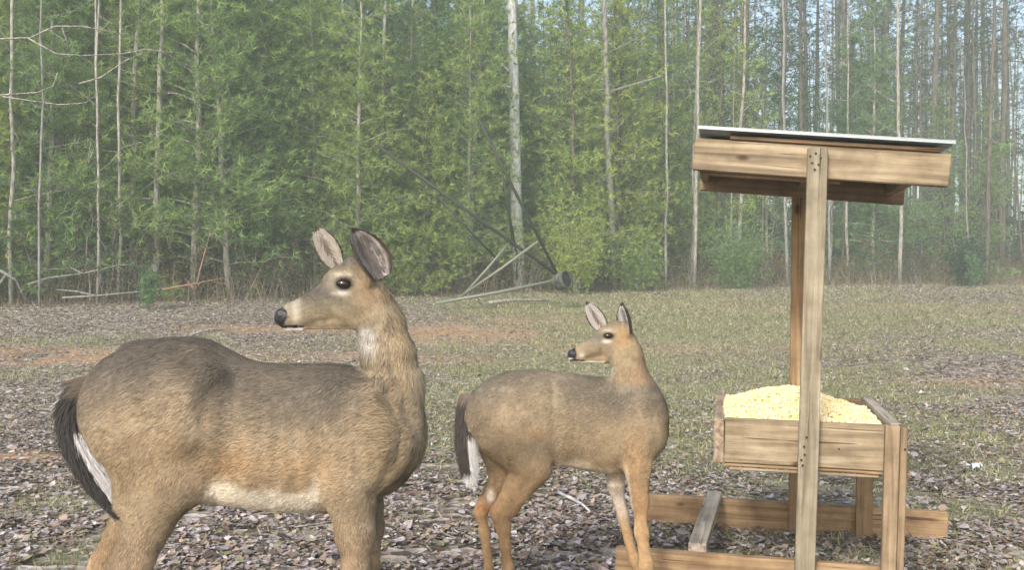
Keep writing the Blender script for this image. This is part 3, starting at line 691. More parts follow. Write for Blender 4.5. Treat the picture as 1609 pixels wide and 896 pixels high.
TAN, GREY, ORG, WHT, DRK = (.305, .243, .16), (.145, .13, .108), (.38, .255, .135), (.72, .68, .58), (.035, .03, .028)
def doe_col(x, y, d, p):
    n1 = fnoise(p * 9. + 1); n2 = fnoise(p * np.array([18, 18, 40.]) + 7, 2); n3 = fnoise(p * np.array([45, 20, 45.]) + 17, 2)
    c = np.tile(np.array(TAN), (len(x), 1)); body = sstep(600, 560, x) * sstep(900, 760, y)
    top = np.interp(x, [90, 150, 200, 300, 340, 380, 480, 570, 640], [600, 555, 535, 535, 548, 562, 566, 562, 540])
    h = (y - top)
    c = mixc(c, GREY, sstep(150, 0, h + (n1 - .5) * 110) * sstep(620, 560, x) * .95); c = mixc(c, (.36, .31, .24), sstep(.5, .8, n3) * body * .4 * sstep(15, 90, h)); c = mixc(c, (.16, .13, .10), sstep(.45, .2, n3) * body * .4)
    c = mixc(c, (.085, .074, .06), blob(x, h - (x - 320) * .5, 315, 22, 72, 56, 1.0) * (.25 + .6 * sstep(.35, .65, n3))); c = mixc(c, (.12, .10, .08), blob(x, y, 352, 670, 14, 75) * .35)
    c = mixc(c, (.15, .13, .11), sstep(22, -4, h) * sstep(610, 560, x) * .2)
    c = mixc(c, ORG, blob(x, y, 368, 738, 50, 34) * .7); c = mixc(c, ORG, blob(x, y, 485, 740, 50, 35) * .5); c = mixc(c, ORG, blob(x, y, 240, 720, 80, 60) * .3)
    c = mixc(c, (.20, .10, .05), blob(x, y, 362, 735, 20, 16) * .55 * n2 * 1.6)
    c = mixc(c, WHT, sstep(758, 778, y + (x - 420) * -.09 + (n2 - .5) * 22 + (n3 - .5) * 16) * sstep(318, 345, x - (y - 770) * -.2) * sstep(520, 480, x) * .8)
    c = mixc(c, (.66, .60, .48), blob(x, y, 352, 775, 26, 24) * .6); c = mixc(c, WHT, blob(x, y, 499, 765, 5, 20) * .5)
    leg = sstep(790, 900, y); c = mixc(c, (.29, .21, .14), leg * .7); c = mixc(c, ORG, leg * sstep(0, 25, d) * .5)
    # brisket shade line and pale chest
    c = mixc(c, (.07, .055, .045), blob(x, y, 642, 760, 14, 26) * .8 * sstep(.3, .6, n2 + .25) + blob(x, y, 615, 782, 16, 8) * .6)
    # neck
    neck = sstep(560, 590, x) * sstep(650, 600, y) * sstep(440, 480, y)
    c = mixc(c, (.34, .28, .19), neck * .7); c = mixc(c, (.44, .38, .28), blob(x, y, 660, 620, 14, 90) * .6); c = mixc(c, (.19, .16, .12), neck * blob(x, y, 604, 575, 9, 60) * .5 * (n3 > .4)); c = mixc(c, (.42, .33, .2), neck * blob(x, y, 625, 520, 12, 50) * .5)
    c = mixc(c, (.50, .49, .46), blob(x, y, 577, 530, 15, 22, 1.3) * .9 * (.6 + .6 * n3))
    # head
    head = sstep(625, 600, x) * sstep(400, 405, y) * sstep(520, 505, y) * sstep(420, 425, x)
    c = mixc(c, (.255, .22, .155), head); c = mixc(c, (.105, .10, .09), head * blob(x, y, 498, 458, 54, 24) * .9); c = mixc(c, (.30, .29, .27), head * blob(x, y, 463, 480, 8, 9) * .5)
    c = mixc(c, (.10, .095, .085), head * sstep(432, 412, y) * .85); c = mixc(c, (.38, .26, .15), head * blob(x, y, 580, 455, 26, 35) * .6)
    c = mixc(c, (.33, .27, .17), head * blob(x, y, 520, 500, 40, 13) * .7)
    c = mixc(c, (.42, .38, .29), blob(x, y, 538, 446, 21, 14, 1.6) * .6); c = mixc(c, (.66, .63, .57), blob(x, y, 536, 461, 11, 4.5) * .95); c = mixc(c, (.46, .42, .33), blob(x, y, 538, 431, 16, 4) * .9)
    c = mixc(c, (.50, .46, .40), blob(x, y, 465, 499, 6, 13) * .85)
    c = mixc(c, (.85, .83, .80), sstep(514.5, 516.5, y) * sstep(442, 448, x) * sstep(480, 474, x) * (y < 535))
    c = mixc(c, (.60, .48, .32), sstep(512, 517, y) * sstep(474, 480, x) * sstep(560, 550, x) * (y < 530))
    c = mixc(c, (.02, .018, .016), blob(x, y, 540, 446, 16, 11, 2.5))
    c = mixc(c, (.045, .048, .055), sstep(456, 450, x + np.abs(y - 498) * .5) * (y < 513) * (y > 470)); c = mixc(c, (.008, .008, .008), blob(x, y, 441, 495, 5.5, 4.5, 2)); c = mixc(c, (.35, .36, .38), blob(x, y, 434, 489, 3.5, 2.5) * .6); c = mixc(c, (.02, .018, .018), (np.abs(y - 513.5) < 1.8) * (x < 476) * (x > 425) * 1.)  # the pale spot on the nose pad is a painted highlight
    c = mixc(c, (.62, .58, .5), blob(x, y, 585, 428, 7, 14) * .4)
    return np.clip(c * (.84 + .32 * n1)[:, None], .01, 1)
def flow_of(bx, hx, ny_, hy):
    def f(x, y, d, p):
        v = np.tile(np.array([-.85, 0, -.55]), (len(x), 1)).astype(float)
        up = sstep(ny_ + 20, ny_ - 30, y) * sstep(bx - 20, bx + 10, x); v = v * (1 - up[:, None]) + np.array([.12, 0, -1.]) * up[:, None]
        lg = sstep(ny_ + 170, ny_ + 240, y); v = v * (1 - lg[:, None]) + np.array([-.05, 0, -1.]) * lg[:, None]
        hd = sstep(hx + 10, hx - 20, x) * (y < hy); v = v * (1 - hd[:, None]) + np.array([1., 0, -.15]) * hd[:, None]
        w_ = (fnoise(p * 7. + 2) - .5)[:, None] * 1.3; return v + np.concatenate([w_, w_ * 0, -w_], 1)
    return f
def dl(x, y, d, p): pass
def doe_len(p):
    x, y, d = doe.px(p); head = (y < 522) & (x < 600)
    l = np.where(head, .0075, np.interp(y, [560, 760, 960], [.021, .019, .007])); l = np.where((x < 470) & head, .0015, l)
    return np.where(~head, l * (1 + .45 * sstep(550, 600, x) * sstep(800, 700, y)), l)
def no_eye(D_, ex, ey, r, nx_):
    def f(p):
        x, y, d = D_.px(p); hb = 1 + 3.2 * (y < ey + 82 * (r / 11)) * (x < ex + 62 * (r / 11)) * (d < 12); k = hb * ((x - ex) ** 2 / 1.6 + (y - ey) ** 2) > r * r
        return k * np.where((x < nx_) & (x > nx_ - 34) & (y > ey) & (y < ey + 70) & (np.abs(d) < 22), .25, 1.) * np.where(d > 75, .4, 1.)
    return f
doe.creases = [([(508, 630), (515, 700), (503, 770)], .0075, 15), ([(378, 600), (368, 680), (340, 762)], .010, 18), ([(612, 615), (638, 670), (628, 725), (592, 778)], .011, 11), ([(584, 580), (606, 622), (650, 655)], .004, 8), ([(608, 560), (636, 610)], .003, 6), ([(205, 800), (172, 885)], .005, 9),
               ([(420, 640), (415, 750)], .003, 9), ([(447, 640), (442, 755)], .003, 9), ([(474, 640), (470, 755)], .003, 9), ([(320, 590), (285, 640)], -.006, 20), ([(560, 640), (598, 705)], -.006, 18), ([(548, 505), (585, 490)], .003, 8), ([(505, 470), (470, 490)], -.0015, 6)]
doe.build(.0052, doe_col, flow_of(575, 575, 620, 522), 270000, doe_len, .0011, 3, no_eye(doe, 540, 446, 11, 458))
doe.eye(540, 446, -24.5, 12, 8.5, 7.2, .12); doe.eye(540, 446, 24.5, 12, 8.5, 7.2, .12)
m_nose, n_, l_, nb = new_mat('wet_nose', .28, .6); nb.inputs['Base Color'].default_value = (.022, .022, .025, 1)
t_ = N(n_, 'ShaderNodeTexCoord'); vz = N(n_, 'ShaderNodeTexVoronoi'); vz.inputs['Scale'].default_value = 450; l_.new(t_.outputs['Object'], vz.inputs['Vector']); bz = N(n_, 'ShaderNodeBump'); bz.inputs['Strength'].default_value = .5; bz.inputs['Distance'].default_value = .002; l_.new(vz.outputs['Distance'], bz.inputs['Height']); l_.new(bz.outputs[0], nb.inputs['Normal'])
def nose(D_, x, y, rx, ry, rz):
    V = []; nu, nv = 24, 16
    for i in range(nv + 1):
        for j in range(nu):
            a, b_ = math.pi * i / nv, 2 * math.pi * j / nu; p = np.array([math.sin(a) * math.cos(b_), math.cos(a), math.sin(a) * math.sin(b_)])
            p = np.sign(p) * np.abs(p) ** .85; w_ = 1 - .18 * math.exp(-((abs(p[1]) - .62) / .2) ** 2 - ((p[2] - .05) / .22) ** 2) * (p[0] < 0); V.append((p[0] * rx * w_ / D_.S, p[1] * ry / D_.S * (1 + .15 * p[2]), p[2] * rz / D_.S))
    Fq = [(i*nu+j, (i+1)*nu+j, (i+1)*nu+(j+1) % nu, i*nu+(j+1) % nu) for i in range(nv) for j in range(nu)]
    o = link('nose', mesh_np('nose', V, Fq, True), m_nose, D_.root); o.location = tuple(D_.w(x, y, 0)); o.rotation_euler = (0, .25, 0)
    for sg in (-1, 1):
        me_ = MB(); vs = [(math.sin(math.pi * i / 6) * math.cos(q_) * rx * .34 / D_.S, math.cos(math.pi * i / 6) * ry * .14 / D_.S, math.sin(math.pi * i / 6) * math.sin(q_) * rz * .20 / D_.S) for i in range(7) for q_ in np.linspace(0, 2 * math.pi, 10, endpoint=False)]
        me_.add(vs, [(i*10+j, i*10+(j+1) % 10, (i+1)*10+(j+1) % 10, (i+1)*10+j) for i in range(6) for j in range(10)]); k_ = link('nostril', me_.mesh('nostril', None, True), m_hoof, o); k_.location = (-rx * .25 / D_.S, sg * ry * .90 / D_.S, rz * .12 / D_.S); k_.rotation_euler = (0, -.4, 0)
nose(doe, 448, 499, 17, 16.5, 15.2)
doe.ear((532,418,18), (497,356,26), 40, (-.15, -1, .1), (.22, .18, .14), (.50, .47, .43), seed=1)
doe.ear((592,440,-20), (553,358,-28), 70, (.80, -.55, .25), (.16, .13, .11), (.34, .31, .29), seed=2)
doe.tail([(150,606,-6,14),(124,616,-12,17),(110,645,-16,20),(116,692,-20,21),(138,735,-20,21),(160,770,-20,15),(180,802,-20,5)],
         lambda u, a, b_: np.array((.19, .16, .125)) if u < .16 + .05 * math.sin(a * 9) else np.array((.60, .60, .62)) if ((a > .25 and u > .45) or (a > .86 and .1 < u < .45) or (a < -.96 and .14 < u < .28)) else np.array((.05, .046, .045)), 5)
doe.hoof(170, 1132, -46, 13); doe.hoof(136, 1122, 46, 13); doe.hoof(570, 1135, -42, 13); doe.hoof(584, 1120, 42, 13)

# ---- yearling
fawn = Deer(3.55, 'smaller young deer standing beside the wooden feeder with its head turned left', 890)
c = fawn.chain; q = fawn.cap
c([(762,655,0,36),(800,654,0,68),(850,657,0,73),(900,662,0,67),(950,670,0,69),(985,672,0,63),(1006,664,0,42)], .66, 16)
q((1010,690,0),(1000,715,0), 36, 28, .8, 14); q((830,705,0),(960,722,0), 16, 22, 1, 12); q((900,622,0),(1010,628,0), 28, 27, .7, 16)
c([(1000,636,0,38),(990,592,0,28),(985,560,0,25),(980,536,0,22)], .8, 12); q((1008,616,0),(1016,645,0), 18, 26, .9, 22)
c([(800,680,-24,53),(836,734,-28,32),(797,797,-28,20),(784,808,-28,15),(791,830,-28,12.5),(794,860,-28,10.5),(798,896,-28,10),(800,925,-28,10),(804,942,-28,8)], .75, 8)
q((779,803,-28),(795,800,-28), 8, 11, .9, 6)
c([(790,690,24,46),(796,748,28,28),(762,793,28,14),(755,806,28,11),(762,840,28,9.5),(768,895,28,8.5),(771,922,28,9),(776,938,28,7)], .8, 8)
q((750,803,28),(762,798,28), 6, 9, .9, 5)
q((1002,650,-22),(1002,692,-26), 29, 31, .6, 20); c([(1003,715,-28,27),(1002,737,-28,23),(1006,790,-26,14.5),(1009,840,-26,11.5),(1016,892,-26,12),(1018,915,-26,8),(1019,940,-26,9)], .7, 9)
c([(968,735,26,22),(968,765,26,14),(979,812,26,10.5),(997,880,26,10.5),(1002,905,26,8),(1006,934,26,8)], .85, 8)
q((968,527,0),(956,530,0), 22, 21, .85, 8); q((970,548,0),(958,550,0), 19, 17, .8, 8)
c([(952,536,0,19.5),(932,546,0,16),(916,553,0,12.5),(903,559,0,10.5),(900,560,0,9.5)], .8, 8)
q((908,569,0),(950,564,0), 4, 10, .9, 5)
q((952,518,-12),(962,519,-12), 4.5, 5, .8, 6); q((956,528,-19.5),(957,528,-19.5), 4.5, 4.5, .9, 3, '-')
q((896,556,-8),(898,555,-9), 2.2, 2, 1, 2, '-')
q((945,508,12),(950,516,12), 7, 8, .8, 6); q((980,512,-14),(986,522,-14), 9, 9, .8, 8); q((965,508,0),(978,516,0), 7, 10, 1.2, 7)
def fawn_col(x, y, d, p):
    n1 = fnoise(p * 11. + 31); n2 = fnoise(p * np.array([18, 18, 40.]) + 17, 2)
    c = np.tile(np.array((.32, .25, .16)), (len(x), 1))
    top = np.interp(x, [735, 775, 820, 900, 970, 1040], [618, 588, 580, 592, 605, 615]); h = y - top
    c = mixc(c, (.185, .165, .13), sstep(85, 0, h + (n1 - .5) * 50) * sstep(500, 590, y) * .85)
    c = mixc(c, (.36, .30, .20), blob(x, y, 865, 640, 30, 80) * .45); c = mixc(c, (.17,.145,.11), blob(x, y, 895, 600, 40, 14) * .4)
    c = mixc(c, (.42, .27, .14), sstep(700, 800, y) * .8); c = mixc(c, (.40, .26, .14), blob(x, y, 1000, 725, 22, 36) * .7); c = mixc(c, (.42, .24, .13), blob(x, y, 840, 680, 25, 8) * .4)
    c = mixc(c, (.74, .66, .52), sstep(718, 732, y + (n2 - .5) * 10 - sstep(900, 960, x) * 14) * sstep(868, 880, x) * sstep(985, 970, x) * (y < 765) * .75)
    c = mixc(c, (.60, .56, .52), sstep(8, 20, d) * sstep(935, 950, x) * sstep(840, 790, y) * (y > 735) * .75)
    c = mixc(c, (.85, .80, .72), blob(x, y, 771, 781, 7, 12, 1.5) * (d > 0) * .9); c = mixc(c, (.85, .8, .72), blob(x, y, 986 + (y - 750) * .12, 785, 2.6, 45) * .8)
    c = mixc(c, (.50, .26, .12), blob(x, y, 762, 800, 14, 10) * .7)
    neck = sstep(960, 975, x) * sstep(612, 595, y) * (y > 540); c = mixc(c, (.35, .26, .155), neck * .7); c = mixc(c, (.37, .24, .15), neck * blob(x, y, 1003, 580, 12, 30) * .5)
    c = mixc(c, (.62, .60, .50), blob(x, y, 957, 578, 8, 12, 1.4) * .7); c = mixc(c, (.11, .09, .075), blob(x, y, 1028, 608, 8, 7) * .7)
    head = sstep(1008, 995, x) * (y < 578) * (y > 490)
    c = mixc(c, (.31, .25, .16), head * .9); c = mixc(c, (.15, .14, .115), head * blob(x, y, 936, 530, 28, 14) * .9); c = mixc(c, (.13, .115, .095), head * sstep(517, 507, y) * .7)
    c = mixc(c, (.40, .26, .13), head * blob(x, y, 978, 532, 12, 16) * .8)
    c = mixc(c, (.70, .66, .58), blob(x, y, 954, 537, 8, 3) * .8); c = mixc(c, (.55, .48, .38), blob(x, y, 955, 520, 9, 3) * .7)
    c = mixc(c, (.70, .62, .48), blob(x, y, 914, 560, 5, 5) * .8); c = mixc(c, (.80, .75, .66), sstep(567, 569, y) * (x < 950) * (y < 580) * .9)
    c = mixc(c, (.02, .017, .015), blob(x, y, 956, 528, 9.5, 5.5, 2.5)); c = mixc(c, (.02, .02, .024), sstep(908, 904.5, x + np.abs(y - 558) * .2) * (y < 568) * (y > 540))
    c = mixc(c, (.85, .85, .86), blob(x, y, 895, 565, 4, 2.2) * .9); c = mixc(c, (.02, .018, .018), (np.abs(y - 566.8) < 1.1) * (x < 919) * (x > 885) * 1.)
    return np.clip(c * (.86 + .28 * n1)[:, None], .01, 1)
def fawn_len(p):
    x, y, d = fawn.px(p); head = (y < 578) & (x < 1000); l = np.where(head, .0055, np.interp(y, [600, 700, 830], [.015, .013, .005])); return np.where((x < 915) & head, .0015, l)
def fflow(x, y, d, p): return flow_of(960, 985, 620, 572)(x, np.where(y > 700, y + 100, y), d, p)
fawn.creases = [([(874, 600), (876, 680), (868, 728)], .008, 11), ([(985, 635), (984, 700), (978, 745)], .006, 10), ([(1030, 640), (1034, 690), (1016, 745)], .005, 8), ([(825, 605), (805, 640)], -.005, 14), ([(905, 640), (905, 720)], .0025, 6), ([(922, 640), (922, 725)], .0025, 6), ([(990, 590), (1000, 610)], .002, 5), ([(840, 745), (800, 800)], .003, 6)]
fawn.build(.0052, fawn_col, fflow, 130000, fawn_len, .0011, 4, no_eye(fawn, 956, 528, 6, 908))
fawn.eye(956, 528, -14.5, 7, 5, 4.6, .1); fawn.eye(956, 528, 14.5, 7, 5, 4.6, .1)
nose(fawn, 900, 557.5, 8.5, 8.5, 7.5)
fawn.ear((949,519,9), (921,474,14), 27, (-.25, -1, .1), (.24, .20, .16), (.62, .60, .58), seed=3)
fawn.ear((990,524,-12), (977,476,-14), 32, (-.9, -.45, .1), (.15, .12, .10), (.66, .66, .66), seed=4)
fawn.tail([(738,622,-4,14),(733,660,-6,15),(732,700,-8,15),(736,735,-8,12),(740,756,-8,5)],
          lambda u, a, b_: np.array((.24, .19, .15)) if u < .06 else np.array((.85, .85, .85)) if (a > .15 and (u > .42 or .08 < u < .3)) or u > .86 else np.array((.09, .08, .07)), 6, 6000, .04)
fawn.hoof(804, 940, -28, 10); fawn.hoof(776, 936, 28, 10); fawn.hoof(1019, 940, -26, 10); fawn.hoof(1006, 934, 26, 10)

# ------------------------------------------------------------------ forest
B_PINE = bark_mat('pine_bark', (.06, .055, .05), (.17, .15, .135), (25, 25, 5), .6)
B_PALE = bark_mat('pale_bark', (.14, .135, .12), (.42, .41, .37), (22, 22, 6), .4)
B_WHITE = bark_mat('white_grey_bark', (.30, .32, .33), (.72, .74, .74), (16, 16, 5), .4)
B_GREY = bark_mat('grey_bark', (.12, .12, .12), (.30, .30, .29), (30, 30, 6), .4)
B_RED = bark_mat('reddish_bark', (.22, .12, .08), (.42, .26, .18), (30, 30, 6), .3)
def needle_mat(name, hue):
    m, n, l, b = new_mat(name, .6, .25)
    a = N(n, 'ShaderNodeAttribute', attribute_name='tint'); oi = N(n, 'ShaderNodeObjectInfo')
    r = ramp(n, [(0, (hue[0] * .55, hue[1] * .68, hue[2] * .95)), (.5, hue), (1, (hue[0] * 1.5, hue[1] * 1.22, hue[2] * .85))]); l.new(oi.outputs['Random'], r.inputs[0])
    mx = N(n, 'ShaderNodeMix', data_type='RGBA', blend_type='MULTIPLY'); mx.inputs[0].default_value = 1
    l.new(a.outputs['Color'], mx.inputs[6]); l.new(r.outputs[0], mx.inputs[7]); l.new(mx.outputs[2], b.inputs['Base Color'])
    tr = N(n, 'ShaderNodeBsdfTranslucent'); l.new(mx.outputs[2], tr.inputs[0]); ms = N(n, 'ShaderNodeMixShader'); ms.inputs[0].default_value = .5
    l.new(b.outputs[0], ms.inputs[1]); l.new(tr.outputs[0], ms.inputs[2]); l.new(ms.outputs[0], n['Material Output'].inputs[0])
    return m
NEED_Y = needle_mat('young_needles', (.29, .43, .16)); NEED_D = needle_mat('old_needles', (.065, .12, .075)); LEAF_B = needle_mat('brush_leaves', (.16, .13, .07))

def tufts(C, D, k, ln, wd, rng, spread=.9, base=1.0):
    """fans of k slim needles around points C leaning along D"""
    n = len(C); C = np.repeat(C, k, 0); D = np.repeat(D, k, 0)
    r = rng.normal(size=(n * k, 3)); d = D + r * spread; d /= np.linalg.norm(d, axis=1)[:, None]
    s = np.cross(d, rng.normal(size=(n * k, 3))); s /= np.linalg.norm(s, axis=1)[:, None]
    l = ln * rng.uniform(.6, 1.2, (n * k, 1)); tone = np.repeat(rng.uniform(.55, 1.35, n), k) * base
    V = np.stack([C - s * wd, C + s * wd, C + d * l], 1).reshape(-1, 3)
    return V, np.repeat(np.c_[tone, tone * rng.uniform(.94, 1.06, n * k), tone * rng.uniform(.8, 1.1, n * k)], 3, 0)

def tri_mesh(name, Vs, Cs, mat):
    V = np.concatenate(Vs); return mesh_np(name, V, np.arange(len(V)).reshape(-1, 3), False, np.concatenate(Cs), mat)

def trunk_path(H, rng, wob=.12, lean=(0, 0)):
    k = 12; t = np.linspace(0, 1, k); a = np.cumsum(rng.normal(0, wob / 4, k)); b = np.cumsum(rng.normal(0, wob / 4, k)); a -= a[0]; b -= b[0]
    return np.c_[a + lean[0] * t * H, b + lean[1] * t * H, t * H]

def pine(seed, H, r0, z0, R, needles, bark, whorl=.36, nb=5, k=8, ln=.15, wd=.008, droop=.05, dead=0, step=.17, shape=.75):
    rng = np.random.default_rng(seed); path = trunk_path(H, rng); mb = MB()
    rr = r0 * (1 - np.linspace(0, 1, 12)) ** .8 + .008; mb.tube(path, list(rr), 8); tr = mb.mesh('trunk', bark, True)
    lb = MB(); Cc, Dd = [], []; z = z0
    at = lambda z: np.array([np.interp(z, path[:, 2], path[:, 0]), np.interp(z, path[:, 2], path[:, 1]), z])
    for _ in range(dead):
        zz = rng.uniform(.8, z0 + .4); a = rng.uniform(0, 6.28); l = rng.uniform(.15, .9); p = at(zz); e = p + np.array([math.cos(a) * l, math.sin(a) * l, rng.uniform(-.1, .25) * l])
        lb.tube([p, (p + e) / 2 + rng.normal(0, .03, 3), e], [.014, .009, .004], 3, False)
    while z < H - .1:
        f = (z - z0) / (H - z0); 
        for j in range(nb):
            if rng.random() < .12: continue
            a = rng.uniform(0, 6.28); l = R * ((1 - f) ** shape) * rng.uniform(.55, 1.15) + .15; p = at(z + rng.uniform(-.1, .1)); up = rng.uniform(.05, .5) + f * .4
            pts = []; m_ = 5
            for q_ in range(m_):
                t = q_ / (m_ - 1); pts.append(p + np.array([math.cos(a) * l * t, math.sin(a) * l * t, l * (up * t - droop * 3 * t * t * (1 - f))]) + (rng.normal(0, .03, 3) if q_ else 0))
            lb.tube(pts, [max(.004, .016 * (1 - t / m_) * (l / 1.5 + .3)) for t in range(m_)], 3, False)
            pts = np.array(pts); ns = max(2, int(l * .75 / step))
            for t in np.linspace(.28 if l > .8 else .1, 1, ns):
                c = np.array([np.interp(t * (m_ - 1), range(m_), pts[:, i]) for i in range(3)]); sd = rng.normal(0, .09 * min(l, 1.6), 3) * (1.1 - abs(t - .6)) * (1 if t < 1 else .2)
                Cc.append(c + sd); d = np.array([math.cos(a), math.sin(a), .35]) ; Dd.append(d)
                if rng.random() < .8: Cc.append(c + rng.normal(0, .16 * min(l, 1.6), 3) * np.array([1, 1, .6])); Dd.append(d + rng.normal(0, .3, 3))
        z += whorl * rng.uniform(.7, 1.25)
    V, Ct = tufts(np.array(Cc), np.array(Dd), k, ln, wd, rng)
    return tr, lb.mesh('limbs', bark), tri_mesh('crown', [V], [Ct], needles)

def bare(seed, H, r0, bark, nb=26, z0=.25, leafy=0):
    rng = np.random.default_rng(seed); path = trunk_path(H, rng, .16); mb = MB(); mb.tube(path, list(r0 * (1 - np.linspace(0, 1, 12)) ** .7 + .005), 7); lb = MB(); Cc = []
    at = lambda z: np.array([np.interp(z, path[:, 2], path[:, 0]), np.interp(z, path[:, 2], path[:, 1]), z])
    for _ in range(nb):
        z = H * rng.uniform(z0, .97); a = rng.uniform(0, 6.28); l = rng.uniform(.4, 1.7) * (1.15 - z / H); up = rng.uniform(.2, 1.1)
        p = at(z); e = p + l * np.array([math.cos(a), math.sin(a), up]); mdl = (p + e) / 2 + rng.normal(0, .06, 3); lb.tube([p, mdl, e], [r0 * .22, r0 * .14, .003], 3, False)
        for _ in range(3):
            t = rng.uniform(.3, 1); s = p + (e - p) * t; g = s + rng.normal(0, .28, 3) * l + np.array([0, 0, .15]); lb.tube([s, g], [.005, .002], 3, False); Cc.append(g)
    out = [mb.mesh('trunk', bark, True), lb.mesh('limbs', bark)]
    if leafy:
        C = np.repeat(np.array(Cc), leafy, 0) + rng.normal(0, .12, (len(Cc) * leafy, 3)); V, Ct = tufts(C, rng.normal(0, .5, C.shape), 5, .06, .016, rng, 1.2); out.append(tri_mesh('crown', [V], [Ct], LEAF_B))
    return out

def tree_of(parts, x, y, label, cat, group, name, rz=0, s=1.0, z=None, lean=(0, 0)):
    r = empty(name, (x, y, (th(x, y) if z is None else z) - .03), label, cat, group, rz); r.scale = (s, s, s); r.rotation_euler = (lean[0], lean[1], rz)
    for me in parts:
        o = link(me.name.split('.')[0], me, None, r)
        if not o.name.startswith('trunk'): o['kind'] = 'stuff'
    return r

YP = [pine(100 + i, H, r, z0, R, NEED_Y, B_PALE if i % 2 else B_PINE, nb=7, k=10, ln=.17, wd=.011, step=.11) for i, (H, r, z0, R) in enumerate([(8.5, .055, .5, 1.6), (10.5, .07, 1.0, 1.8), (7, .045, .3, 1.4), (9.5, .06, .8, 1.5), (11.5, .075, 1.6, 1.7)])]
TP = [pine(200 + i, H, r, z0, R, NEED_D, B_PINE, whorl=.6, nb=4, k=9, ln=.24, wd=.012, droop=.04, dead=16, step=.26, shape=.5) for i, (H, r, z0, R) in enumerate([(17, .13, 6.5, 2.1), (19, .15, 8.0, 2.3), (15, .11, 5.0, 1.9), (20, .14, 9.0, 2.2)])]
BT = [bare(300 + i, H, r, [B_GREY, B_PINE, B_GREY, B_PALE][i], nb) for i, (H, r, nb) in enumerate([(10, .045, 26), (12, .055, 30), (8, .03, 22), (13, .06, 28)])]
SB = [bare(400 + i, H, .014, B_GREY, 16, .08, lf) for i, (H, lf) in enumerate([(1.3, 5), (1.9, 3), (2.4, 4), (1.0, 7)])]

rng = np.random.default_rng(77)
placed = []
def ok(x, y, d):
    for a, b_ in placed[-400:]:
        if (a - x) ** 2 + (b_ - y) ** 2 < d * d: return False
    placed.append((x, y)); return True
# single trunks that stand out in the photograph: (foot px, px at frame top, depth, width px, bark, limb seed, label, branches)
FEAT = [(18, 26, 20.2, 8, B_PALE, 'pale thin trunk at the left rim of the picture, foot in leaf litter', 10),
 (62, 66, 19.9, 5, B_GREY, 'slender grey sapling second from the left rim, crossed by a fallen bough', 9),
 (152, 158, 20.4, 5, B_PALE, 'left stem of a close pair of thin pale saplings at the left wood edge', 6),
 (163, 167, 20.6, 5, B_PALE, 'right stem of a close pair of thin pale saplings at the left wood edge', 6),
 (186, 196, 20.9, 6, B_PALE, 'thin pale sapling just right of the close pair at the left wood edge', 7),
 (247, 254, 21.6, 11, B_PALE, 'blotched pale trunk behind the rump of the big doe', 14),
 (372, 384, 24.2, 5, B_RED, 'thin reddish brown sapling left of the head of the big doe', 9),
 (415, 402, 24.3, 8, B_PALE, 'straight pale trunk just left of the raised head of the big doe', 12),
 (517, 518, 26.4, 7, B_PALE, 'very straight thin white trunk rising behind the ears of the big doe', 12),
 (599, 610, 25.8, 9, B_PALE, 'pale trunk with the tip of a leaning pole crossing it', 8),
 (817, 804, 27.6, 19, B_WHITE, 'thick white-grey trunk, thickest of all, above the toppled tripod', 6),
 (966, 950, 28.0, 12, B_GREY, 'grey trunk with broken side branches above the young deer', 18),
 (1047, 1042, 29.5, 5, B_PALE, 'thin pale sapling between the young deer and the feeder roof', 8),
 (1091, 1096, 30.0, 7, B_PALE, 'pale thin trunk just left of the tall feeder posts', 9),
 (1008, 1003, 31.0, 6, B_GREY, 'thin grey trunk right above the ears of the young deer', 10),
 (1238, 1232, 31.0, 6, B_PALE, 'thin grey trunk hugging the left side of the feeder posts', 8),
 (1303, 1298, 32.0, 5, B_GREY, 'thin grey trunk just right of the tall feeder posts', 8),
 (1414, 1408, 33.0, 7, B_PALE, 'pale trunk under the right end of the feeder roof', 10),
 (1549, 1556, 33.5, 8, B_PINE, 'dark straight pine trunk near the right rim of the picture', 14)]
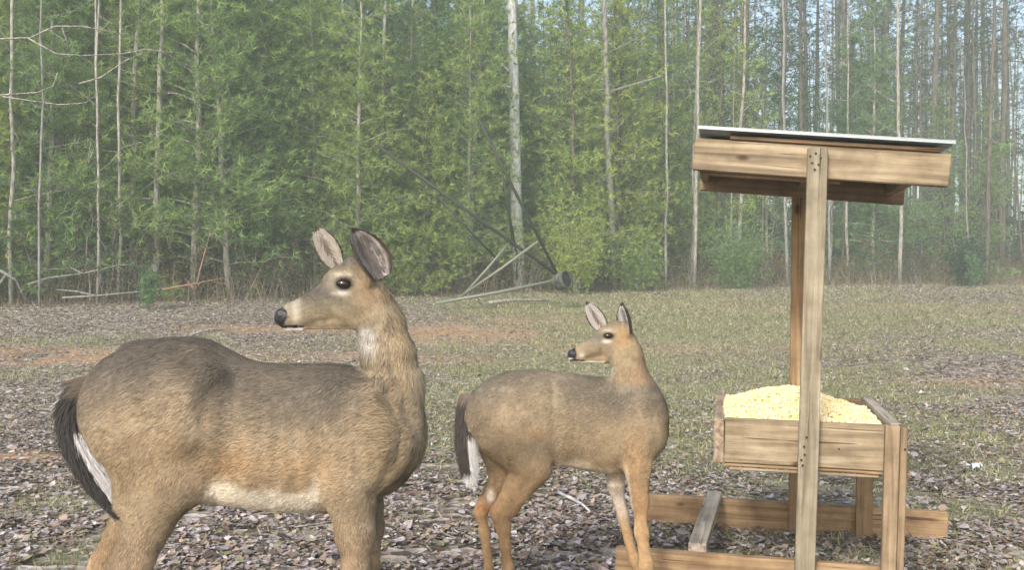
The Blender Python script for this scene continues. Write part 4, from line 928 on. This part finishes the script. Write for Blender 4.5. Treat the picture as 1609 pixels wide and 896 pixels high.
for i, (xb, xt, Y, w, bk, lab, nbr) in enumerate(FEAT):
    g0 = th((xb - PCX) / F * Y, Y); x0 = (xb - PCX) / F * Y; top = P(xt, 0, Y); rg = np.random.default_rng(500 + i); k = 14; H = (top[2] - g0) * 1.45
    t = np.linspace(0, 1, k); dx = (top[0] - x0) / (top[2] - g0); jit = np.cumsum(rg.normal(0, .035, k)); jit -= jit[0]; jit -= t * jit[-1]; jit2 = np.cumsum(rg.normal(0, .03, k)); jit2 -= jit2[0]
    pts = np.c_[dx * H * t + jit * .8, jit2, H * t]; r = w * (.82 if w < 15 else 1) / 2 / F * Y; mb = MB(); mb.tube(pts, list(r * (1.12 - .55 * t)), 9); lb = MB()
    bk = B_GREY if xb > 1100 and bk is B_PALE and w < 7 else bk; rt = empty('forest_tree', (x0, Y, g0 - .03), lab, 'tree'); placed.append((x0, Y))
    for _ in range(nbr):
        z = H * rg.uniform(.14, .85); p = np.array([np.interp(z, pts[:, 2], pts[:, 0]), np.interp(z, pts[:, 2], pts[:, 1]), z]); a = rg.uniform(0, 6.28); l = rg.uniform(.2, 1.3); e = p + l * np.array([math.cos(a), math.sin(a), rg.uniform(-.1, .8)])
        lb.tube([p, (p + e) / 2 + rg.normal(0, .05, 3), e], [max(.006, r * .25), max(.005, r * .16), .003], 4, False)
        for _ in range(2):
            s = p + (e - p) * rg.uniform(.4, 1); lb.tube([s, s + rg.normal(0, .22, 3)], [.006, .003], 3, False)
    if xb == 966:
        for (a1, b1, a2, b2) in [(958, 244, 904, 243), (964, 248, 996, 252), (962, 268, 935, 300), (955, 140, 900, 148), (955, 145, 1040, 120), (957, 215, 980, 190), (996, 252, 1000, 228)]:
            lb.tube([np.array(P(a1, b1, Y)) - rt.location, np.array(P(a2, b2, Y + .2)) - rt.location], [.035, .018], 5)
    link('trunk', mb.mesh('trunk', bk, True), None, rt); link('limbs', lb.mesh('limbs', bk), None, rt)['kind'] = 'stuff'

REC = []
def left_w(px): return np.interp(px, [0, 900, 1150, 1609], [1, .9, .45, .3])
def put(parts_list, nn, lab, cat, grp, name, px_rng, dep_rng, weight, smin, smax, dmin, zone_first=False):
    c = 0; tries = 0
    while c < nn and tries < nn * 60:
        tries += 1; px = rng.uniform(*px_rng); e = float(edge_y((px - PCX) / F * 22)); Y = e + rng.uniform(*dep_rng)
        e = float(edge_y((px - PCX) / F * Y)); x = (px - PCX) / F * Y
        if Y < e + dep_rng[0] or rng.random() > weight(px) or not ok(x, Y, dmin): continue
        if name != 'brush_shrub' and any(abs(px - (fb + ft) / 2) < (62 if fw > 15 else 36 if fw > 6 else 16) and Y < fY + .8 and rng.random() < (.99 if fw > 10 else .85 if fw > 6 else .6) for fb, ft, fY, fw, *_ in FEAT): placed.pop(); continue
        i = rng.integers(len(parts_list)); rt_ = tree_of(parts_list[i], x, Y, lab, cat, grp, name, rng.uniform(0, 6.28), rng.uniform(smin, smax), None, rng.normal(0, .02, 2)); c += 1; REC.append((name, px, Y, rt_))
W_YP = lambda px: np.interp(px, [-200, 620, 760, 980, 1150, 1250, 1450, 1800], [1, 1, .95, .85, .25, .1, .12, .2])
put(YP, 130, 'young pine with soft yellow green needles, one of the thicket along the wood edge', 'tree', 'young pines of the thicket', 'young_pine', (-150, 1700), (.6, 8), W_YP, .8, 1.2, .5)
put(YP, 120, 'young pine deeper in the wood behind the front thicket', 'tree', 'young pines deeper in the wood', 'young_pine', (-150, 1250), (8, 26), W_YP, .9, 1.25, .7)
put(TP, 105, 'tall dark pine with a bare lower trunk and high crown in the wood', 'tree', 'tall pines of the wood', 'tall_pine', (-150, 1800), (3, 34), lambda px: np.interp(px, [0, 800, 1000, 1609], [.25, .3, .8, .8]), .8, 1.15, .9)
put(YP, 26, 'young pine at the wood edge beyond the left rim of the picture', 'tree', 'pines beyond the left rim', 'side_pine', (-700, -160), (.6, 12), lambda px: 1, .9, 1.2, .8)
put(TP, 22, 'tall pine beyond the right rim of the picture', 'tree', 'pines beyond the right rim', 'side_pine', (1800, 2250), (1, 20), lambda px: 1, .8, 1.15, .8)
put(BT, 130, 'thin leafless tree with a straight bare stem in the wood', 'tree', 'thin leafless trees of the wood', 'bare_tree', (-100, 1720), (.3, 26), lambda px: np.interp(px, [0, 400, 900, 1150, 1609], [.12, .12, .2, 1, 1]), .75, 1.15, .4)
put(SB, 120, 'low twiggy brush with scant dull leaves at the foot of the wood', 'shrub', 'twiggy brush along the wood edge', 'brush_shrub', (-50, 1650), (.2, 6), lambda px: 1, .5, 1.15, .3)

# the foremost of each kind beside a landmark gets a label of its own
SLOT = [(-20, 40, 'at the left rim of the picture'), (70, 150, 'left of the close pair of pale saplings'), (195, 240, 'just left of the blotched pale trunk behind the big doe'), (258, 365, 'between the blotched pale trunk and the big doe head'),
        (420, 510, 'directly above the forehead of the big doe'), (525, 592, 'between the very straight white trunk and leaning pole tip'), (610, 700, 'behind the long leaning pole of the toppled tripod'), (705, 795, 'left of the thick white-grey trunk'), (830, 945, 'between the thick white-grey trunk and broken-branched trunk'),
        (972, 1040, 'above the ears of the young deer'), (1100, 1235, 'just left of the tall feeder posts at the wood edge'), (1306, 1400, 'between the feeder posts and the right roof end'), (1420, 1500, 'just right of the feeder roof'), (1505, 1609, 'at the right rim of the picture')]
KN = {'young_pine': 'foremost young green pine', 'tall_pine': 'foremost tall dark pine', 'bare_tree': 'foremost thin leafless tree', 'brush_shrub': 'foremost twiggy brush'}
for nm_ in KN:
    for a_, b_, w_ in SLOT:
        c_ = sorted([(Y, i) for i, (n_, px, Y, r_) in enumerate(REC) if n_ == nm_ and a_ <= px <= b_])
        if c_: REC[c_[0][1]][3]['label'] = KN[nm_] + ' ' + w_

# small green pine seedling and weed at the left edge; round bushes at the right
def bush(px, Y, h, rad, lab, name='bush', mat=None, n_=500, seed=1, cat='shrub'):
    rg = np.random.default_rng(seed); x = (px - PCX) / F * Y; rt = empty(name, (x, Y, th(x, Y)), lab, cat); lb = MB(); C = []
    for _ in range(max(8, n_ // 40)):
        a = rg.uniform(0, 6.28); e = np.array([math.cos(a) * rad * rg.uniform(.2, .9), math.sin(a) * rad * rg.uniform(.2, .9), h * rg.uniform(.45, 1)]); lb.tube([(0, 0, 0), e * [.4, .4, .55], e], [.012, .008, .003], 3, False)
        for _ in range(n_ // max(8, n_ // 40)): C.append(e * rg.uniform(.25, 1.0) + rg.normal(0, rad * .22, 3))
    C = np.array(C); C[:, 2] = np.abs(C[:, 2]); V, Ct = tufts(C, rg.normal(0, .4, C.shape) + [0, 0, .5], 7, .11, .009, rg, .8)
    link('stems', lb.mesh('stems', B_GREY), None, rt)['kind'] = 'stuff'; link('foliage', tri_mesh('foliage', [V], [Ct], mat or NEED_Y), None, rt)['kind'] = 'stuff'
bush(232, 19.3, 1.1, .25, 'tall yellow green weed standing in the leaves behind the rump of the big doe', n_=260, seed=3)
bush(268, 21.2, .4, .4, 'small bright green seedling at the foot of the blotched pale trunk', n_=160, seed=4)
bush(1515, 31.0, 1.9, .9, 'rounded dark green bush right of the feeder at the wood edge', mat=NEED_D, n_=1500, seed=5)
bush(1530, 30.2, 1.35, .35, 'small yellowish bush in front of the dark green bush on the right', n_=250, seed=6)
bush(1160, 29.0, 2.3, 1.2, 'wide green bush left of the feeder posts at the wood edge', n_=1900, seed=7)
bush(905, 25.9, 2.6, 1.1, 'wide green bush behind the drum of the toppled tripod', n_=1900, seed=8)
bush(1000, 27.5, 1.7, .9, 'lower green bush behind the young deer at the wood edge', n_=1200, seed=9)

# boughs reaching in from a tree that stands left of the frame
def limb_set(name, lab, Y, lines, mat, cat='branch', w=3.0, jig=.0):
    mb = MB(); o0 = Vector(P(*lines[0][0], Y))
    for i, ln in enumerate(lines):
        pts = [Vector(P(a, b_, Y + .12 * k + .1 * i)) - o0 for k, (a, b_) in enumerate(ln)]; r = w / 2 / F * Y; mb.tube(pts, [r * (1 - .6 * k / (len(pts) - 1)) for k in range(len(pts))], 7)
    o = link(name, mb.mesh(name, mat, True)); o.location = o0; return tag(o, lab, cat)
tr = empty('forest_tree', (P(-90, 0, 12.5)[0], 12.5, th(P(-90, 0, 12.5)[0], 12.5) - .03), 'leafless tree just beyond the left rim whose pale boughs reach into the top left corner', 'tree')
mb = MB(); mb.tube([(0, 0, 0), (.05, .05, 2), (-.05, 0, 4.2), (.05, .1, 7)], [.09, .075, .06, .02], 9); link('trunk', mb.mesh('trunk', B_GREY, True), None, tr)
mb = MB()
for i, ln in enumerate([[(-88, 85), (0, 62), (50, 60), (88, 42), (130, 42), (200, 55)], [(45, 60), (90, 85), (130, 88), (195, 85), (230, 78), (290, 85)], [(-88, 175), (0, 150), (60, 146), (85, 136), (92, 115)], [(5, 152), (45, 158), (95, 165), (135, 162), (150, 152)],
                       [(100, 45), (105, 60), (112, 84)], [(125, 132), (160, 122), (200, 95), (225, 85)]]):
    pts = [Vector(P(a, b_, 12.5 + .08 * k)) - tr.location for k, (a, b_) in enumerate(ln)]; r = .014 if i in (0, 2) else .010; mb.tube(pts, [r * (1 - .5 * k / (len(pts) - 1)) for k in range(len(pts))], 6)
link('limbs', mb.mesh('limbs', B_PALE, True), None, tr)['kind'] = 'stuff'

limb_set('fallen_branch', 'long pale fallen bough resting against saplings at the left wood edge', 20.0, [[(42, 448), (75, 437), (130, 430), (185, 417), (212, 416)], [(75, 437), (60, 448), (40, 460)], [(130, 430), (112, 421), (70, 424)]], B_GREY, w=4)
limb_set('fallen_branch', 'thin straight fallen stem lying low behind the left leaf bank', 19.6, [[(98, 468), (150, 465), (225, 458), (262, 452)], [(150, 465), (120, 458), (88, 455)]], B_GREY, w=3.5)
limb_set('fallen_branch', 'reddish brown fallen branch right of the blotched pale trunk', 20.8, [[(255, 455), (310, 445), (356, 436)], [(310, 446), (314, 425), (332, 360)], [(300, 448), (310, 462)]], B_RED, w=3)
limb_set('fallen_branch', 'grey broken bough slanting down through the brush on the far left', 19.8, [[(0, 425), (25, 440), (42, 478)], [(10, 432), (-20, 470)]], B_GREY, w=5)
limb_set('fallen_branch', 'thin grey bough crossing behind the big doe at back height of the brush', 25.0, [[(255, 415), (310, 421), (360, 405)], [(262, 347), (290, 340), (330, 335)]], B_GREY, w=3)
def stick(px0, py0, px1, py1, r, lab, mat, bend=.02):
    def g(px, py):
        Y = 6.0
        for _ in range(30):
            x = (px - PCX) / F * Y; z = th(x, Y); Y = .5 * Y + .5 * (CAMH - z) * F / max(py - PYH, 2)
        return Vector(((px - PCX) / F * Y, Y, th((px - PCX) / F * Y, Y) + r * 1.2 + .012))
    a, b_ = g(px0, py0), g(px1, py1); L = (b_ - a).length; m1 = a + (b_ - a) * .35 + Vector((0, 0, bend * L)); m2 = a + (b_ - a) * .7 + Vector((.02 * L, .03 * L, bend * .6 * L)); mb = MB()
    mb.tube([(0, 0, 0), m1 - a, m2 - a, b_ - a], [r, r * .95, r * .8, r * .5], 7); d = (b_ - a).cross(Vector((0, 0, 1))).normalized(); mb.tube([m2 - a, m2 - a + d * L * .16 + (b_ - a) * .12 + Vector((0, 0, .01))], [r * .5, r * .25], 5)
    o = link('fallen_stick', mb.mesh('fallen_stick', mat, True)); o.location = a; tag(o, lab, 'stick')
stick(878, 782, 928, 813, .009, 'pale forked stick lying in the leaves between the young deer\'s hind and fore legs', B_WHITE)
stick(300, 530, 346, 520, .022, 'short pale stick lying at the grass edge above the back of the big doe', B_PALE)
stick(768, 480, 862, 476, .04, 'straight pale pole lying on the ground below the toppled tripod drum', B_PALE)
stick(1110, 712, 1180, 722, .007, 'thin grey stick lying in the leaves left of the feeder tray', B_GREY)

# toppled tripod with a drum at the wood edge
m_pole, _, _, nb = new_mat('weathered_green_paint', .6, .3); nb.inputs['Base Color'].default_value = (.03, .034, .025, 1)
m_pole2, _, _, nb = new_mat('weathered_grey_steel', .5, .4); nb.inputs['Base Color'].default_value = (.17, .19, .15, 1)
m_drum = bark_mat('stained_drum', (.03, .035, .03), (.15, .16, .14), (5, 5, 5), .1); m_in, _, _, nb = new_mat('drum_inside', .8, .1); nb.inputs['Base Color'].default_value = (.03, .03, .03, 1)
TY = 20.8; o0 = Vector(P(880, 462, TY)); tp = empty('toppled_tripod', o0, 'toppled tripod stand of long thin poles joined to a dark drum at the wood edge', 'tripod stand')
def pole(a, b_, ya, yb, w, mat, name='pole'):
    mb = MB(); A, B = Vector(P(*a, ya)) - o0, Vector(P(*b_, yb)) - o0; mb.tube([A, (A + B) / 2 + Vector((0, 0, -.02)), B], w / 2 / F * TY, 8); link(name, mb.mesh(name, mat, True), None, tp)
pole((884, 438), (592, 228), TY, TY - .3, 5.2, m_pole); pole((685, 306), (779, 405), TY - .1, TY + .3, 3.6, m_pole, 'brace')
pole((874, 428), (752, 187), TY, TY - .8, 5.0, m_pole); pole((789, 270), (811, 395), TY - .5, TY + .2, 3.2, m_pole, 'brace'); pole((793, 285), (806, 388), TY - .45, TY + .3, 2, m_pole, 'brace')
pole((846, 379), (727, 464), TY - .3, TY - .1, 4.6, m_pole2); pole((798, 384), (730, 462), TY + .2, TY, 4.2, m_pole2); pole((876, 440), (684, 477), TY, TY - .6, 5.2, m_pole2)
pole((812, 395), (812, 440), TY + .2, TY + .25, 2.6, m_pole, 'brace')
mb = MB(); ax_ = Vector((.72, -.62, .22)).normalized(); c0 = Vector(P(884, 441, TY)) - o0; a1 = ax_.orthogonal().normalized(); b1 = ax_.cross(a1)
def ringv(t, r): return [c0 + ax_ * t + (a1 * math.cos(q_) + b1 * math.sin(q_)) * r for q_ in np.linspace(0, 2 * math.pi, 24, endpoint=False)]
prof = [(t_ * .85, r_ * .82) for t_, r_ in [(-.18, .19), (-.17, .235), (-.06, .23), (-.055, .24), (-.035, .24), (-.03, .23), (.06, .23), (.065, .24), (.08, .24), (.085, .23), (.15, .235), (.16, .245), (.16, .225), (.10, .22)]]
vs = sum([ringv(t, r) for t, r in prof], []); fs = [(i*24+j, i*24+(j+1) % 24, (i+1)*24+(j+1) % 24, (i+1)*24+j) for i in range(len(prof) - 1) for j in range(24)] + [tuple(range(24))]
mb.add(vs, fs); link('drum', mb.mesh('drum', m_drum, True), None, tp); mb = MB(); mb.add(ringv(.085, .18) , [tuple(range(24))]); mb.add(ringv(.078, .18), [tuple(range(24))]); link('drum_lid', mb.mesh('drum_lid', m_in), None, tp)

# small white scrap on the leaves at the right
rg = np.random.default_rng(9); V = []; sx, sy = 9, 7; Ys = 6.05
for i in range(sx):
    for j in range(sy): V.append((-.05 + .012 * i + rg.normal(0, .003), -.03 + .01 * j + rg.normal(0, .003), .02 + .022 * math.sin(i * 1.3 + j) ** 2 + rg.normal(0, .006)))
V = np.array(V); Fq = [(i*sy+j, (i+1)*sy+j, (i+1)*sy+j+1, i*sy+j+1) for i in range(sx-1) for j in range(sy-1) if not (i in (0, sx-2) and j in (0, sy-2))]
Vt = np.r_[V, V - [0, 0, .0015]]; k_ = len(V); Fq2 = Fq + [tuple(a + k_ for a in f[::-1]) for f in Fq]; m_wht, _, _, nb = new_mat('white_scrap', .4, .4); nb.inputs['Base Color'].default_value = (.75, .82, .86, 1)
x = (1533 - PCX) / F * Ys; o = link('crumpled_scrap', mesh_np('crumpled_scrap', Vt, Fq2, True), m_wht); o.location = (x, Ys, th(x, Ys)); tag(o, 'small crumpled white scrap lying on the leaves right of the feeder', 'litter')

def twigs():
    rg = np.random.default_rng(31); mb = MB()
    for _ in range(900):
        y_ = rg.uniform(2.2, 26); x_ = rg.uniform(-.56, .56) * y_; a = rg.uniform(0, 6.28); l_ = rg.uniform(.04, .22) * (1 + y_ * .03); r = rg.uniform(.0012, .0035) * (1 + y_ * .05); p = np.array([x_, y_, th(x_, y_) + .022]); d = np.array([math.cos(a), math.sin(a), rg.normal(0, .06)]) * l_
        mb.tube([p, p + d * .5 + rg.normal(0, .008, 3), p + d], [r, r * .8, r * .4], 4, False)
    tag(link('twigs', mb.mesh('twigs', B_PALE)), 'fine broken twigs strewn among the dead leaves', 'twigs', kind='stuff')
twigs()
# undergrowth twigs and the distant wood (uncountable)
def undergrowth():
    rg = np.random.default_rng(21); nn = 9000; px = rg.uniform(-60, 1680, nn); base = edge_y((px - PCX) / F * 24); Y = base + rg.exponential(4.0, nn) + .6; x = (px - PCX) / F * Y; z = terrain(x, Y)
    h = rg.uniform(.1, 1.1, nn) ** 1.7 + .06; d = np.c_[rg.normal(0, .35, nn), rg.normal(0, .35, nn), np.ones(nn)] * h[:, None]; a = rg.uniform(0, 3.14, nn); w = rg.uniform(.003, .009, nn)
    s = np.c_[np.cos(a), np.sin(a), a * 0] * w[:, None]; p = np.c_[x, Y, z - .02]; V = np.stack([p - s, p + s, p + d], 1).reshape(-1, 3); t = rg.uniform(.35, 1.0, nn)
    C = np.repeat(np.c_[t * .42, t * .34, t * .28], 3, 0)
    nl = 26000; i = rg.integers(0, nn, nl); c = p[i] + d[i] * rg.uniform(.2, 1, (nl, 1)) + rg.normal(0, .08, (nl, 3)); dd = rg.normal(size=(nl, 3)); dd /= np.linalg.norm(dd, axis=1)[:, None]; ss = np.cross(dd, rg.normal(size=(nl, 3))); ss /= np.linalg.norm(ss, axis=1)[:, None]
    V2 = np.stack([c - ss * .018, c + ss * .018, c + dd * .06], 1).reshape(-1, 3); pal = np.array([[.20, .13, .08], [.30, .22, .13], [.12, .14, .05], [.18, .20, .07], [.25, .15, .10]]); C2 = np.repeat(pal[rg.choice(5, nl, p=[.25, .2, .2, .2, .15])] * rg.uniform(.7, 1.2, (nl, 1)), 3, 0)
    tag(link('undergrowth', mesh_np('undergrowth', np.r_[V, V2], np.arange(len(V) + len(V2)).reshape(-1, 3), False, np.r_[C, C2], tint_mat('undergrowth_twigs', .85, .1, .2))), 'tangle of thin brown stems and scant leaves at the foot of the wood', 'undergrowth', kind='stuff')
undergrowth()
def far_wood():
    rg = np.random.default_rng(22); mb_v, mb_c, mb_f = [], [], []; nt = 700; px = rg.uniform(-700, 2300, nt); Y = rg.uniform(44, 85, nt); x = (px - PCX) / F * Y; z = terrain(x, Y)
    r = rg.uniform(.05, .14, nt); H = rg.uniform(9, 20, nt); V = []; C = []; Q = []
    for i in range(nt):
        b0 = len(V); tone = rg.uniform(.10, .36); ln_ = rg.normal(0, .25, 2)
        for t, rr in ((0, 1), (1, .45)):
            for j in range(5): V.append((x[i] + ln_[0] * t + r[i] * rr * math.cos(j * 1.2566), Y[i] + ln_[1] * t + r[i] * rr * math.sin(j * 1.2566), z[i] - .1 + H[i] * t)); C.append((tone, tone * .97, tone * .93))
        for j in range(5): Q += [(b0 + j, b0 + (j + 1) % 5, b0 + 5 + (j + 1) % 5), (b0 + j, b0 + 5 + (j + 1) % 5, b0 + 5 + j)]
    nf = 2200; px = rg.uniform(-700, 2300, nf); Y = rg.uniform(44, 85, nf); x = (px - PCX) / F * Y; zt = terrain(x, Y); hm = np.interp(px, [0, 900, 1150, 1609], [12, 9, 4.0, 3.6]); zz = zt + rg.uniform(0, 1, nf) ** 1.2 * hm
    c = np.repeat(np.c_[x, Y, zz], 26, 0) + rg.normal(0, 1, (nf * 26, 3)) * [1.0, .8, .5]; Vt, Ct = tufts(c, rg.normal(0, .5, c.shape) + [0, 0, .2], 2, .55, .06, rg, 1.0)
    Ct = Ct * np.array([.055, .09, .045]); n0 = len(V)
    tag(link('far_wood', mesh_np('far_wood', np.r_[np.array(V), Vt], np.r_[np.array(Q), np.arange(len(Vt)).reshape(-1, 3) + n0], False, np.r_[np.array(C), Ct], tint_mat('far_wood_mass', .8, .1, .3))), 'distant mass of trunks and dark foliage closing the view behind the wood edge', 'far wood', kind='stuff')
far_wood()

# ------------------------------------------------------------------ damp morning air
HAZE = 0.0046
mb = MB(); mb.box((-320, -65, -3), (320, 420, 27)); m = bpy.data.materials.new('damp_air'); m.use_nodes = True; n = m.node_tree.nodes; l = m.node_tree.links; n.remove(n['Principled BSDF'])
pv = n.new('ShaderNodeVolumePrincipled'); pv.inputs['Density'].default_value = HAZE; pv.inputs['Color'].default_value = (.82, .97, .90, 1); pv.inputs['Anisotropy'].default_value = 0.0
l.new(pv.outputs[0], n['Material Output'].inputs['Volume'])
tag(link('haze', mb.mesh('haze'), m), kind='stuff')
